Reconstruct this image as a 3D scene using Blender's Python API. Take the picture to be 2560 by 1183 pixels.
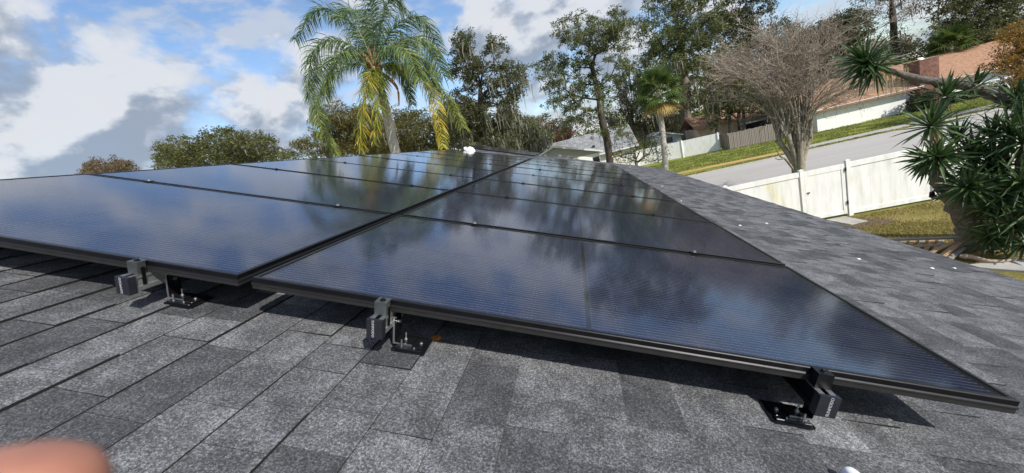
import bpy, bmesh, math, random
import numpy as np
from mathutils import Vector, Matrix
rad = math.radians
for o in list(bpy.data.objects): bpy.data.objects.remove(o)
scene = bpy.context.scene
col = scene.collection

# ------------------------------------------------------------------ camera
R = np.array([[0.9593179, 0.1531070, -0.2372075],
              [-0.1973931, -0.2369687, -0.9512528],
              [-0.2018542, 0.9593769, -0.1971060]])        # rows: right, down, forward
C = np.array([1.03662, -0.949417, 4.643505])
FPX = 966.475
cam_data = bpy.data.cameras.new('camera')
cam = bpy.data.objects.new('camera', cam_data); col.objects.link(cam)
cam_data.sensor_fit = 'HORIZONTAL'; cam_data.sensor_width = 36.0
cam_data.lens = FPX / 2560 * 36.0
cam_data.clip_start = 0.005; cam_data.clip_end = 3000
cam_data.dof.use_dof = True; cam_data.dof.focus_distance = 4.0; cam_data.dof.aperture_fstop = 8.0
cm = Matrix.Identity(4)
for i in range(3):
    cm[i][0] = R[0][i]; cm[i][1] = -R[1][i]; cm[i][2] = -R[2][i]; cm[i][3] = C[i]
cam.matrix_world = cm
scene.camera = cam

# ------------------------------------------------------------------ sky with clouds
SUN = Vector((0.098, -0.085, 0.098)).normalized()
SUN_EL = math.asin(SUN.z); SUN_AZ = math.atan2(SUN.x, SUN.y)
world = bpy.data.worlds.new('World'); scene.world = world; world.use_nodes = True

def pix_dir(x, y):
    d = R.T @ np.array([(x - 1280) / FPX, (y - 591.5) / FPX, 1.0])
    return d / np.linalg.norm(d)

def build_sky():
    nt = world.node_tree; N = nt.nodes; L = nt.links
    N.clear()
    FL = 1.45
    g = bpy.data.node_groups.new('cloud_density', 'ShaderNodeTree')
    g.interface.new_socket('Vector', in_out='INPUT', socket_type='NodeSocketVector')
    g.interface.new_socket('Density', in_out='OUTPUT', socket_type='NodeSocketFloat')
    gi = g.nodes.new('NodeGroupInput'); go = g.nodes.new('NodeGroupOutput')
    mul = g.nodes.new('ShaderNodeVectorMath'); mul.operation = 'MULTIPLY'; mul.inputs[1].default_value = (1, 1, FL)
    g.links.new(gi.outputs[0], mul.inputs[0])
    nz = g.nodes.new('ShaderNodeTexNoise'); nz.inputs['Scale'].default_value = 6.2; nz.inputs['Detail'].default_value = 6
    nz.inputs['Roughness'].default_value = 0.54; nz.inputs['Distortion'].default_value = 0.15
    g.links.new(mul.outputs[0], nz.inputs['Vector'])
    amp = g.nodes.new('ShaderNodeMath'); amp.operation = 'MULTIPLY_ADD'; amp.inputs[1].default_value = 1.9; amp.inputs[2].default_value = -.45
    g.links.new(nz.outputs['Fac'], amp.inputs[0]); acc = amp.outputs[0]
    # cloud banks: direction, angular half size, amount
    blobs = [((50, 160), .24, .22), ((-160, 60), .36, .18), ((60, 290), .18, .12), ((270, 215), .14, .18), ((340, 345), .13, .16), ((520, 250), .11, .18),
             ((680, 90), .22, .20), ((520, 130), .12, .12), ((400, 40), .12, .18), ((20, 415), .16, .18), ((770, 290), .14, .16),
             ((1380, 90), .26, .26), ((1180, 60), .12, .14), ((1560, -40), .30, .18), ((110, 350), .14, .16), ((620, 300), .15, .14), ((700, 370), .12, .14), ((440, 395), .10, .14), ((1270, 180), .12, .16),
             ((235, 50), .16, -.26), ((380, 120), .13, -.16), ((560, 190), .10, -.10), ((600, 335), .09, -.10), ((170, 392), .09, -.12), ((1090, 20), .12, -.16), ((1330, 290), .09, -.14)]
    for (px, r_, amt) in blobs:
        d = pix_dir(*px)
        ln = g.nodes.new('ShaderNodeVectorMath'); ln.operation = 'DISTANCE'; ln.inputs[1].default_value = (d[0], d[1], d[2] * FL)
        g.links.new(mul.outputs[0], ln.inputs[0])
        mr = g.nodes.new('ShaderNodeMapRange'); mr.interpolation_type = 'SMOOTHSTEP'
        mr.inputs['From Min'].default_value = r_ * 1.25; mr.inputs['From Max'].default_value = 0.0
        mr.inputs['To Min'].default_value = 0; mr.inputs['To Max'].default_value = amt
        g.links.new(ln.outputs['Value'], mr.inputs['Value'])
        ad = g.nodes.new('ShaderNodeMath'); ad.operation = 'ADD'
        g.links.new(acc, ad.inputs[0]); g.links.new(mr.outputs[0], ad.inputs[1]); acc = ad.outputs[0]
    g.links.new(acc, go.inputs[0])
    tc = N.new('ShaderNodeTexCoord')
    g1 = N.new('ShaderNodeGroup'); g1.node_tree = g
    g2 = N.new('ShaderNodeGroup'); g2.node_tree = g
    sh = N.new('ShaderNodeVectorMath'); sh.operation = 'ADD'; sh.inputs[1].default_value = (0.02, -0.015, 0.055)
    L.new(tc.outputs['Generated'], g1.inputs[0]); L.new(tc.outputs['Generated'], sh.inputs[0]); L.new(sh.outputs[0], g2.inputs[0])
    al = N.new('ShaderNodeMapRange'); al.interpolation_type = 'SMOOTHSTEP'
    al.inputs['From Min'].default_value = .47; al.inputs['From Max'].default_value = .80
    L.new(g1.outputs[0], al.inputs['Value'])
    al2 = N.new('ShaderNodeMath'); al2.operation = 'MULTIPLY'; al2.inputs[1].default_value = .93; L.new(al.outputs[0], al2.inputs[0])
    df = N.new('ShaderNodeMath'); df.operation = 'SUBTRACT'; L.new(g2.outputs[0], df.inputs[0]); L.new(g1.outputs[0], df.inputs[1])
    th = N.new('ShaderNodeMath'); th.operation = 'MULTIPLY_ADD'; th.inputs[1].default_value = 0.22; th.inputs[2].default_value = -0.15
    L.new(g2.outputs[0], th.inputs[0])
    sm = N.new('ShaderNodeMath'); sm.operation = 'ADD'; L.new(df.outputs[0], sm.inputs[0]); L.new(th.outputs[0], sm.inputs[1])
    sd = N.new('ShaderNodeMapRange'); sd.interpolation_type = 'SMOOTHSTEP'
    sd.inputs['From Min'].default_value = -.20; sd.inputs['From Max'].default_value = .13
    L.new(sm.outputs[0], sd.inputs['Value'])
    cc = N.new('ShaderNodeValToRGB'); L.new(sd.outputs[0], cc.inputs[0])
    K = CLOUD_K
    cc.color_ramp.elements[0].position = 0.0; cc.color_ramp.elements[0].color = (.74 * K, .76 * K, .80 * K, 1)
    cc.color_ramp.elements[1].position = 1.0; cc.color_ramp.elements[1].color = (.31 * K, .37 * K, .47 * K, 1)
    e = cc.color_ramp.elements.new(.45); e.color = (.50 * K, .55 * K, .63 * K, 1)
    sky = N.new('ShaderNodeTexSky'); sky.sky_type = 'NISHITA'; sky.sun_disc = False
    sky.sun_elevation = SUN_EL; sky.sun_rotation = SUN_AZ; sky.air_density = 1.0; sky.dust_density = 0.5; sky.ozone_density = 3.0
    mx = N.new('ShaderNodeMix'); mx.data_type = 'RGBA'
    L.new(al2.outputs[0], mx.inputs[0]); L.new(sky.outputs[0], mx.inputs[6])
    sc = N.new('ShaderNodeVectorMath'); sc.operation = 'SCALE'; sc.inputs['Scale'].default_value = 1.0 / SKY_STRENGTH
    L.new(cc.outputs[0], sc.inputs[0]); L.new(sc.outputs[0], mx.inputs[7])
    # thin broken veil of high cloud
    vm_ = N.new('ShaderNodeVectorMath'); vm_.operation = 'MULTIPLY'; vm_.inputs[1].default_value = (1, 1, 2.2); L.new(tc.outputs['Generated'], vm_.inputs[0])
    vn = N.new('ShaderNodeTexNoise'); vn.inputs['Scale'].default_value = 8.5; vn.inputs['Detail'].default_value = 5; vn.inputs['Roughness'].default_value = .55; L.new(vm_.outputs[0], vn.inputs['Vector'])
    va = N.new('ShaderNodeMapRange'); va.interpolation_type = 'SMOOTHSTEP'; va.inputs['From Min'].default_value = .42; va.inputs['From Max'].default_value = .62; va.inputs['To Max'].default_value = .75
    L.new(vn.outputs['Fac'], va.inputs['Value'])
    sk2 = N.new('ShaderNodeMix'); sk2.data_type = 'RGBA'; L.new(va.outputs[0], sk2.inputs[0]); L.new(sky.outputs[0], sk2.inputs[6]); sk2.inputs[7].default_value = (.60 * K / SKY_STRENGTH, .64 * K / SKY_STRENGTH, .70 * K / SKY_STRENGTH, 1)
    L.new(sk2.outputs[2], mx.inputs[6])
    bg = N.new('ShaderNodeBackground'); bg.inputs['Strength'].default_value = SKY_STRENGTH
    L.new(mx.outputs[2], bg.inputs['Color'])
    out = N.new('ShaderNodeOutputWorld'); L.new(bg.outputs[0], out.inputs[0])
    world.cycles.sampling_method = 'MANUAL'; world.cycles.sample_map_resolution = 512
SKY_STRENGTH = 0.12
CLOUD_K = 0.68
build_sky()

sun_data = bpy.data.lights.new('sun', 'SUN'); sun_data.energy = 3.5; sun_data.angle = rad(0.53); sun_data.color = (1.0, .95, .87)
sun = bpy.data.objects.new('sun', sun_data); col.objects.link(sun)
sun.rotation_euler = (-SUN).to_track_quat('-Z', 'Y').to_euler(); sun.location = (30, -30, 60)
vs = scene.view_settings
vs.view_transform = 'Standard'; vs.look = 'None'; vs.exposure = 0.60; vs.gamma = 1.0; vs.use_curve_mapping = False
scene.render.engine = 'CYCLES'

# ------------------------------------------------------------------ geometry of the photograph
def ray(px, py): return pix_dir(px, py)
def at_y(px, py, Y):
    d = ray(px, py); return C + d * (Y - C[1]) / d[1]
def at_z(px, py, z=0.0):
    d = ray(px, py); return C + d * (z - C[2]) / d[2]

PITCH = rad(19.5)
MR = Matrix(((math.cos(PITCH), 0, math.sin(PITCH)), (0, 1, 0), (-math.sin(PITCH), 0, math.cos(PITCH))))  # roof (A,B,N) -> world
RZ = 4.5
def rp(a, b, n): return MR @ Vector((a, b, n)) + Vector((0, 0, RZ))
def roof_mat(a, b, n):
    m = MR.to_4x4(); m.translation = rp(a, b, n); return m
MRn = np.array(MR)
def pix_roof(px, py, n):
    d = MRn.T @ ray(px, py); c = MRn.T @ (C - np.array([0, 0, RZ])); return c + d * (n - c[2]) / d[2]

# ------------------------------------------------------------------ helpers
MW = {}
def put(o, mat=None, parent=None):
    col.objects.link(o)
    mat = mat.copy() if mat is not None else (MW[parent.name].copy() if parent else Matrix.Identity(4))
    MW[o.name] = mat
    if parent is not None:
        o.parent = parent; o.matrix_parent_inverse = Matrix.Identity(4)
        o.matrix_basis = MW[parent.name].inverted() @ mat
    else:
        o.matrix_basis = mat
    return o
def thing(name, label, cat, mat=None, loc=None, group=None):
    o = bpy.data.objects.new(name, None); o.empty_display_size = .1
    if mat is None: mat = Matrix.Translation(Vector(loc) if loc is not None else Vector((0, 0, 0)))
    put(o, mat); tag(o, label, cat, group); return o
def tag(o, label=None, cat=None, group=None, kind=None):
    if label: o['label'] = label
    if cat: o['category'] = cat
    if group: o['group'] = group
    if kind: o['kind'] = kind
    return o
def mesh_of(name, V, F, mats, idx=None, smooth=False):
    me = bpy.data.meshes.new(name)
    V = np.asarray(V, dtype=np.float32)
    if isinstance(F, np.ndarray) and F.ndim == 2:
        n, k = F.shape
        me.vertices.add(len(V)); me.vertices.foreach_set('co', V.ravel())
        me.loops.add(n * k); me.loops.foreach_set('vertex_index', F.astype(np.int32).ravel())
        me.polygons.add(n); me.polygons.foreach_set('loop_start', np.arange(0, n * k, k, dtype=np.int32))
        me.update(calc_edges=True)
    else:
        me.from_pydata([tuple(map(float, v)) for v in V], [], [tuple(int(i) for i in f) for f in F]); me.update()
    for m in (mats if isinstance(mats, (list, tuple)) else [mats]): me.materials.append(m)
    if idx is not None: me.polygons.foreach_set('material_index', np.asarray(idx, dtype=np.int32))
    me.polygons.foreach_set('use_smooth', np.full(len(me.polygons), bool(smooth)))
    return me
class MB:
    def __init__(s): s.v = []; s.f = []; s.m = []
    def add(s, V, F, m=0):
        b = len(s.v); s.v.extend([tuple(v) for v in V]); s.f.extend([tuple(i + b for i in f) for f in F]); s.m.extend([m] * len(F)); return s
    def box(s, x0, x1, y0, y1, z0, z1, m=0):
        V = [(x0, y0, z0), (x1, y0, z0), (x1, y1, z0), (x0, y1, z0), (x0, y0, z1), (x1, y0, z1), (x1, y1, z1), (x0, y1, z1)]
        return s.add(V, [(3, 2, 1, 0), (4, 5, 6, 7), (0, 1, 5, 4), (1, 2, 6, 5), (2, 3, 7, 6), (3, 0, 4, 7)], m)
    def cyl(s, p0, p1, r0, r1=None, n=12, m=0, cap=True):
        r1 = r0 if r1 is None else r1
        p0 = Vector(p0); p1 = Vector(p1); d = (p1 - p0).normalized()
        u = d.orthogonal().normalized(); w = d.cross(u)
        V = [p0 + (u * math.cos(2 * math.pi * i / n) + w * math.sin(2 * math.pi * i / n)) * r0 for i in range(n)] + \
            [p1 + (u * math.cos(2 * math.pi * i / n) + w * math.sin(2 * math.pi * i / n)) * r1 for i in range(n)]
        F = [(i, (i + 1) % n, n + (i + 1) % n, n + i) for i in range(n)]
        if cap: F += [tuple(range(n - 1, -1, -1)), tuple(range(n, 2 * n))]
        return s.add(V, F, m)
    def prism(s, prof, axis, a0, a1, m=0):
        # prof: 2-D outline (counter-clockwise); extruded along axis 0/1/2
        def P(u, v, a):
            return {0: (a, u, v), 1: (u, a, v), 2: (u, v, a)}[axis]
        n = len(prof)
        V = [P(u, v, a0) for u, v in prof] + [P(u, v, a1) for u, v in prof]
        F = [tuple(range(n - 1, -1, -1)), tuple(range(n, 2 * n))] + [(i, (i + 1) % n, n + (i + 1) % n, n + i) for i in range(n)]
        return s.add(V, F, m)
    def build(s, name, mats, parent=None, mat=None, smooth=False, bevel=0):
        me = mesh_of(name, s.v, s.f, mats, s.m)
        bm = bmesh.new(); bm.from_mesh(me); bmesh.ops.recalc_face_normals(bm, faces=bm.faces)
        if bevel: bmesh.ops.bevel(bm, geom=bm.edges[:], offset=bevel, segments=1, affect='EDGES')
        bm.to_mesh(me); bm.free()
        if smooth: me.polygons.foreach_set('use_smooth', np.ones(len(me.polygons), dtype=bool))
        o = bpy.data.objects.new(name, me); put(o, mat, parent); return o
def obj(name, me, parent=None, mat=None):
    o = bpy.data.objects.new(name, me); return put(o, mat, parent)

# ------------------------------------------------------------------ materials
def new_mat(name):
    m = bpy.data.materials.new(name); m.use_nodes = True
    nt = m.node_tree; b = nt.nodes['Principled BSDF']; return m, nt, b
def node(nt, typ, **kw):
    n = nt.nodes.new(typ)
    for k, v in kw.items():
        if k in n.inputs.keys(): n.inputs[k].default_value = v
        else: setattr(n, k, v)
    return n
def ramp(nt, fac, stops):
    r = nt.nodes.new('ShaderNodeValToRGB'); cr = r.color_ramp
    cr.elements[0].position = stops[0][0]; cr.elements[0].color = (*stops[0][1], 1)
    cr.elements[1].position = stops[-1][0]; cr.elements[1].color = (*stops[-1][1], 1)
    for p, c in stops[1:-1]:
        e = cr.elements.new(p); e.color = (*c, 1)
    nt.links.new(fac, r.inputs[0]); return r.outputs[0]
def bump(nt, b, h, strength=.3, dist=.01):
    n = nt.nodes.new('ShaderNodeBump'); n.inputs['Strength'].default_value = strength; n.inputs['Distance'].default_value = dist
    nt.links.new(h, n.inputs['Height']); nt.links.new(n.outputs[0], b.inputs['Normal'])
def noise(nt, scale, detail=4, rough=.55, vec=None, dist=0.0):
    n = node(nt, 'ShaderNodeTexNoise', Scale=scale, Detail=detail, Roughness=rough, Distortion=dist)
    if vec is not None: nt.links.new(vec, n.inputs['Vector'])
    return n.outputs['Fac']
def pos(nt):
    return nt.nodes.new('ShaderNodeNewGeometry').outputs['Position']
def objc(nt): return nt.nodes.new('ShaderNodeTexCoord').outputs['Object']
def mapping(nt, vec, scale=(1, 1, 1), rot=(0, 0, 0), loc=(0, 0, 0)):
    n = nt.nodes.new('ShaderNodeMapping'); n.inputs['Scale'].default_value = scale; n.inputs['Rotation'].default_value = rot; n.inputs['Location'].default_value = loc
    nt.links.new(vec, n.inputs['Vector']); return n.outputs[0]
def mathn(nt, op, a, b=None, c=None):
    n = nt.nodes.new('ShaderNodeMath'); n.operation = op
    for i, v in enumerate((a, b, c)):
        if v is None: continue
        if isinstance(v, (int, float)): n.inputs[i].default_value = v
        else: nt.links.new(v, n.inputs[i])
    return n.outputs[0]
def mixc(nt, fac, a, b):
    n = nt.nodes.new('ShaderNodeMix'); n.data_type = 'RGBA'
    for i, v in ((0, fac), (6, a), (7, b)):
        if isinstance(v, (int, float)): n.inputs[i].default_value = v
        elif isinstance(v, tuple): n.inputs[i].default_value = (*v, 1)
        else: nt.links.new(v, n.inputs[i])
    return n.outputs[2]
def simple(name, color, rough=.6, metal=0.0, var=.15, vscale=6.0, bumpy=0.0, spec=.5):
    m, nt, b = new_mat(name)
    f = noise(nt, vscale, 5, .6, pos(nt))
    lo = tuple(max(0, c * (1 - var)) for c in color); hi = tuple(min(1, c * (1 + var)) for c in color)
    nt.links.new(ramp(nt, f, [(.3, lo), (.7, hi)]), b.inputs['Base Color'])
    b.inputs['Roughness'].default_value = rough; b.inputs['Metallic'].default_value = metal; b.inputs['Specular IOR Level'].default_value = spec
    if bumpy: bump(nt, b, f, bumpy, .01)
    return m
def leaf_mat(name, cols, rough=.5, trans=.33, tcol=None):
    m, nt, b = new_mat(name)
    rnd = nt.nodes.new('ShaderNodeNewGeometry').outputs['Random Per Island']
    c = ramp(nt, rnd, [(i / (len(cols) - 1), cc) for i, cc in enumerate(cols)])
    nt.links.new(c, b.inputs['Base Color']); b.inputs['Roughness'].default_value = rough; b.inputs['Specular IOR Level'].default_value = .35
    tr = nt.nodes.new('ShaderNodeBsdfTranslucent')
    h = nt.nodes.new('ShaderNodeHueSaturation'); h.inputs['Value'].default_value = 1.5; h.inputs['Hue'].default_value = .49; nt.links.new(c, h.inputs['Color'])
    nt.links.new(h.outputs[0], tr.inputs['Color'])
    mx = nt.nodes.new('ShaderNodeMixShader'); mx.inputs[0].default_value = trans
    out = nt.nodes['Material Output']
    nt.links.new(b.outputs[0], mx.inputs[1]); nt.links.new(tr.outputs[0], mx.inputs[2]); nt.links.new(mx.outputs[0], out.inputs['Surface'])
    return m

def shingle_mat(name, lo, hi, patch):
    m, nt, b = new_mat(name); P = pos(nt)
    g = noise(nt, 175, 3, .8, P)                       # mineral granules
    g2 = noise(nt, 420, 2, .8, P)
    spk = mathn(nt, 'ADD', mathn(nt, 'MULTIPLY', g, .62), mathn(nt, 'MULTIPLY', g2, .38))
    # mottled patches where light granules were dropped
    pt = noise(nt, 10.0, 4, .65, P, .4)
    pm = node(nt, 'ShaderNodeMapRange'); pm.inputs['From Min'].default_value = .38; pm.inputs['From Max'].default_value = .62
    pm.inputs['To Min'].default_value = -.034; pm.inputs['To Max'].default_value = .034 * patch; nt.links.new(pt, pm.inputs['Value'])
    v = mathn(nt, 'ADD', spk, pm.outputs[0])
    c = ramp(nt, v, [(.39, tuple(x * 1.25 for x in lo)), (.49, tuple((a + bb) * .40 for a, bb in zip(lo, hi))), (.56, hi), (.64, tuple(min(1, h * 1.8) for h in hi))])
    nt.links.new(c, b.inputs['Base Color']); b.inputs['Roughness'].default_value = .9; b.inputs['Specular IOR Level'].default_value = .25
    bump(nt, b, g, .6, .004)
    return m
M = {}
M['sh_dark'] = shingle_mat('shingle_dark', (.022, .023, .026), (.108, .111, .119), .8)
M['sh_mid'] = shingle_mat('shingle_mid', (.028, .029, .032), (.160, .163, .173), 1.0)
M['sh_grey'] = shingle_mat('shingle_grey', (.034, .035, .039), (.19, .194, .204), 1.0)
M['sh_light'] = shingle_mat('shingle_light', (.070, .072, .076), (.255, .262, .274), .9)
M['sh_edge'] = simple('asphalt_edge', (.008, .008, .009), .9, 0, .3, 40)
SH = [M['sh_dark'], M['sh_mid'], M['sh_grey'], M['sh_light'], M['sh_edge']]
M['black_alu'] = simple('black_anodised', (.012, .012, .014), .38, .6, .25, 30)
M['black_alu_side'] = simple('black_anodised_side', (.03, .028, .028), .5, .35, .25, 18)
M['alu'] = simple('mill_aluminium', (.62, .63, .64), .35, .95, .12, 40)
M['clamp'] = simple('grey_clamp', (.10, .11, .11), .45, .6, .3, 25)
M['alu_dull'] = simple('dull_aluminium', (.42, .44, .44), .45, .8, .3, 25)
M['plastic'] = simple('black_plastic', (.015, .016, .022), .45, 0, .2, 30)
M['flash'] = simple('flashing_black', (.012, .012, .015), .22, .3, .2, 20)
M['ink'] = simple('grey_lettering', (.42, .43, .46), .6, 0, .05, 30)
M['white_dome'] = simple('white_dome', (.78, .79, .80), .4, 0, .05, 8)
M['backsheet'] = simple('backsheet', (.010, .010, .012), .6, 0, .2, 5)

def cell_mat():
    m, nt, b = new_mat('solar_cell'); o = objc(nt)
    sp = nt.nodes.new('ShaderNodeSeparateXYZ'); nt.links.new(o, sp.inputs[0])
    # ten thin ribbons along x
    fr = mathn(nt, 'FRACT', mathn(nt, 'MULTIPLY', mathn(nt, 'ADD', sp.outputs[1], .5), 1 / .0160))
    d = mathn(nt, 'ABSOLUTE', mathn(nt, 'SUBTRACT', fr, .5))
    line = mathn(nt, 'LESS_THAN', d, .075)
    ends = mathn(nt, 'GREATER_THAN', mathn(nt, 'ABSOLUTE', sp.outputs[0]), .0325)
    pads = mathn(nt, 'MULTIPLY', ends, mathn(nt, 'LESS_THAN', d, .11))
    ln = mathn(nt, 'MAXIMUM', line, pads)
    base = ramp(nt, noise(nt, 3, 2, .5, pos(nt)), [(.3, (.018, .036, .135)), (.7, (.023, .045, .165))])
    nt.links.new(mixc(nt, ln, base, (.78, .80, .84)), b.inputs['Base Color'])
    nt.links.new(mathn(nt, 'MULTIPLY', ln, .1), b.inputs['Metallic'])
    b.inputs['Roughness'].default_value = .16; b.inputs['IOR'].default_value = 2.0
    return m
M['cell'] = cell_mat()
def sheet_mat():
    # whole panel as seen from farther off: cell grid and ribbons in panel coordinates
    m, nt, b = new_mat('cell_sheet'); o = objc(nt)
    sp = nt.nodes.new('ShaderNodeSeparateXYZ'); nt.links.new(o, sp.inputs[0])
    fx = mathn(nt, 'ABSOLUTE', mathn(nt, 'SUBTRACT', mathn(nt, 'FRACT', mathn(nt, 'MULTIPLY', sp.outputs[0], 1 / .0805)), .5))
    fy = mathn(nt, 'ABSOLUTE', mathn(nt, 'SUBTRACT', mathn(nt, 'FRACT', mathn(nt, 'MULTIPLY', sp.outputs[1], 1 / .1635)), .5))
    gap = mathn(nt, 'MAXIMUM', mathn(nt, 'GREATER_THAN', fx, .484), mathn(nt, 'GREATER_THAN', fy, .488))
    fr = mathn(nt, 'ABSOLUTE', mathn(nt, 'SUBTRACT', mathn(nt, 'FRACT', mathn(nt, 'MULTIPLY', sp.outputs[1], 1 / .01635)), .5))
    ln = mathn(nt, 'MULTIPLY', mathn(nt, 'LESS_THAN', fr, .045), mathn(nt, 'SUBTRACT', 1.0, gap))
    base = mixc(nt, gap, (.016, .029, .105), (.005, .005, .008))
    nt.links.new(mixc(nt, ln, base, (.5, .52, .56)), b.inputs['Base Color'])
    b.inputs['Roughness'].default_value = .16; b.inputs['IOR'].default_value = 2.0
    return m
M['sheet'] = sheet_mat()
def glass_mat():
    m, nt, b = new_mat('panel_glass'); nt.nodes.remove(b)
    out = nt.nodes['Material Output']
    fre = nt.nodes.new('ShaderNodeFresnel'); fre.inputs['IOR'].default_value = 1.58
    tr = nt.nodes.new('ShaderNodeBsdfTransparent'); gl = nt.nodes.new('ShaderNodeBsdfGlossy')
    gl.inputs['Roughness'].default_value = .085; gl.inputs['Color'].default_value = (.93, .95, 1, 1)
    # thin dust film, also a pale diffuse haze for light scattered by the glass
    du = nt.nodes.new('ShaderNodeBsdfDiffuse'); du.inputs['Color'].default_value = (.50, .51, .56, 1)
    df = node(nt, 'ShaderNodeMapRange'); df.inputs['From Min'].default_value = .4; df.inputs['From Max'].default_value = .75; df.inputs['To Min'].default_value = .012; df.inputs['To Max'].default_value = .034
    nt.links.new(noise(nt, 9, 6, .65, pos(nt)), df.inputs['Value'])
    mx = nt.nodes.new('ShaderNodeMixShader'); nt.links.new(fre.outputs[0], mx.inputs[0]); nt.links.new(tr.outputs[0], mx.inputs[1]); nt.links.new(gl.outputs[0], mx.inputs[2])
    m2 = nt.nodes.new('ShaderNodeMixShader'); nt.links.new(df.outputs[0], m2.inputs[0]); nt.links.new(mx.outputs[0], m2.inputs[1]); nt.links.new(du.outputs[0], m2.inputs[2])
    nt.links.new(m2.outputs[0], out.inputs['Surface'])
    return m
M['glass'] = glass_mat()
# ------------------------------------------------------------------ ground, street
def ground_mat():
    m, nt, b = new_mat('lawn'); P = pos(nt)
    a = noise(nt, .35, 5, .6, P); f = noise(nt, 14, 6, .7, P); k = mathn(nt, 'ADD', mathn(nt, 'MULTIPLY', a, .55), mathn(nt, 'MULTIPLY', f, .45))
    c = ramp(nt, k, [(.34, (.10, .13, .025)), (.46, (.18, .215, .04)), (.55, (.26, .27, .06)), (.66, (.33, .29, .10))])
    nt.links.new(c, b.inputs['Base Color']); b.inputs['Roughness'].default_value = .95; b.inputs['Specular IOR Level'].default_value = .1
    bump(nt, b, f, .8, .05); return m
def yard_mat():
    m, nt, b = new_mat('worn_yard'); P = pos(nt)
    a = noise(nt, .9, 5, .6, P); f = noise(nt, 22, 6, .7, P); k = mathn(nt, 'ADD', mathn(nt, 'MULTIPLY', a, .55), mathn(nt, 'MULTIPLY', f, .45))
    c = ramp(nt, k, [(.34, (.09, .095, .03)), (.45, (.17, .155, .045)), (.56, (.27, .22, .075)), (.66, (.30, .23, .13))])
    nt.links.new(c, b.inputs['Base Color']); b.inputs['Roughness'].default_value = .95; b.inputs['Specular IOR Level'].default_value = .1
    bump(nt, b, f, .8, .04); return m
def road_mat():
    m, nt, b = new_mat('old_asphalt'); P = pos(nt)
    a = noise(nt, .25, 4, .6, mapping(nt, P, (.25, 1.6, 1))); f = noise(nt, 40, 4, .7, P); k = mathn(nt, 'ADD', mathn(nt, 'MULTIPLY', a, .6), mathn(nt, 'MULTIPLY', f, .4))
    c = ramp(nt, k, [(.35, (.36, .34, .315)), (.55, (.43, .41, .38)), (.68, (.49, .47, .43))])
    nt.links.new(c, b.inputs['Base Color']); b.inputs['Roughness'].default_value = .9; bump(nt, b, f, .3, .01); return m
M['lawn'] = ground_mat(); M['yard'] = yard_mat(); M['road'] = road_mat()
M['concrete'] = simple('concrete', (.40, .385, .35), .9, 0, .2, 3, .2)
M['leafdirt'] = simple('leaf_strewn_path', (.48, .31, .12), .95, 0, .25, 5, .3)
M['soil'] = simple('bare_soil', (.12, .085, .06), .95, 0, .4, 8, .6)

def sheet(name, x0, x1, y0, y1, z, mat, nx=1, ny=1, wob=0, seed=0):
    rng = np.random.default_rng(seed)
    X, Y = np.meshgrid(np.linspace(x0, x1, nx + 1), np.linspace(y0, y1, ny + 1))
    Z = np.full(X.shape, z); 
    V = np.stack([X.ravel(), Y.ravel(), Z.ravel()], 1)
    i = np.arange(nx)[None, :] + (nx + 1) * np.arange(ny)[:, None]; i = i.ravel()
    F = np.stack([i, i + 1, i + nx + 2, i + nx + 1], 1)
    o = obj(name, mesh_of(name, V, F, mat)); return o
tag(sheet('ground', -900, 900, -300, 1500, 0.0, M['lawn']), kind='structure')
tag(sheet('yard', 4.2, 22, -6, 13.55, 0.004, M['yard']), kind='structure')
def slab(name, x0, x1, y0, y1, h, mat):
    return tag(MB().box(x0, x1, y0, y1, -.3, h).build(name, mat), kind='structure')
slab('road', -300, 320, 21.6, 30.2, 0.006, M['road'])
slab('kerb_far', -300, 320, 30.2, 30.55, 0.05, M['concrete'])
slab('kerb_near', -300, 320, 21.25, 21.6, 0.05, M['concrete'])
slab('sidewalk', 16.6, 200, 31.7, 32.9, 0.03, M['concrete'])
# leaf covered stretch of the path, slightly bent
tag(MB().prism([(-40, 33.0), (8, 33.0), (16.6, 31.75), (16.6, 32.7), (8, 34.1), (-40, 34.1)], 2, -.2, 0.032).build('path', M['leafdirt']), kind='structure')
tag(MB().prism([(8.35, 13.5), (9.0, 12.05), (10.0, 12.2), (9.45, 13.5)], 2, -.1, 0.02).build('soil_patch', M['soil']), kind='structure')

# ------------------------------------------------------------------ the house we stand on
RIDGE, EAVE, B0, B1, RN = -2.50, 4.13, -5.0, 13.85, -0.16
M['stucco'] = simple('stucco', (.55, .53, .48), .9, 0, .08, 4, .2)
M['fascia'] = simple('white_fascia', (.70, .70, .68), .6, 0, .08, 4)
house = thing('house', 'house under the camera with a dark grey shingle roof carrying the solar panels', 'house', loc=(0, 4.5, 0))
roof_m = roof_mat(0, 0, 0)
rx = rp(RIDGE, 0, RN - .004); ex = rp(EAVE, 0, RN - .004)
# deck: ridge, two slopes
dk = MB()
prof = [(ex.x, ex.z), (rx.x, rx.z), (2 * rx.x - ex.x, ex.z), (2 * rx.x - ex.x, ex.z - .10), (rx.x, rx.z - .14), (ex.x, ex.z - .10)]
dk.prism(prof, 1, B0, B1)
deck = dk.build('roof', [M['sh_mid']], house, Matrix.Identity(4))
fb = MB().box(ex.x - .03, ex.x - .005, B0 + .02, B1 - .02, ex.z - .28, ex.z - .102); fb.build('fascia', M['fascia'], house, Matrix.Identity(4))
fb = MB().box(2 * rx.x - ex.x + .005, 2 * rx.x - ex.x + .03, B0 + .02, B1 - .02, ex.z - .28, ex.z - .102); fb.build('fascia', M['fascia'], house, Matrix.Identity(4))
wl = MB(); xw0, xw1 = 2 * rx.x - ex.x + .45, ex.x - .45
wz = ex.z - .10 + .45 * math.tan(PITCH)
wl.prism([(xw0, 0), (xw1, 0), (xw1, wz - .05), (rx.x, rx.z - .2), (xw0, wz - .05)], 1, B0 + .3, B1 - .3)
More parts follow.
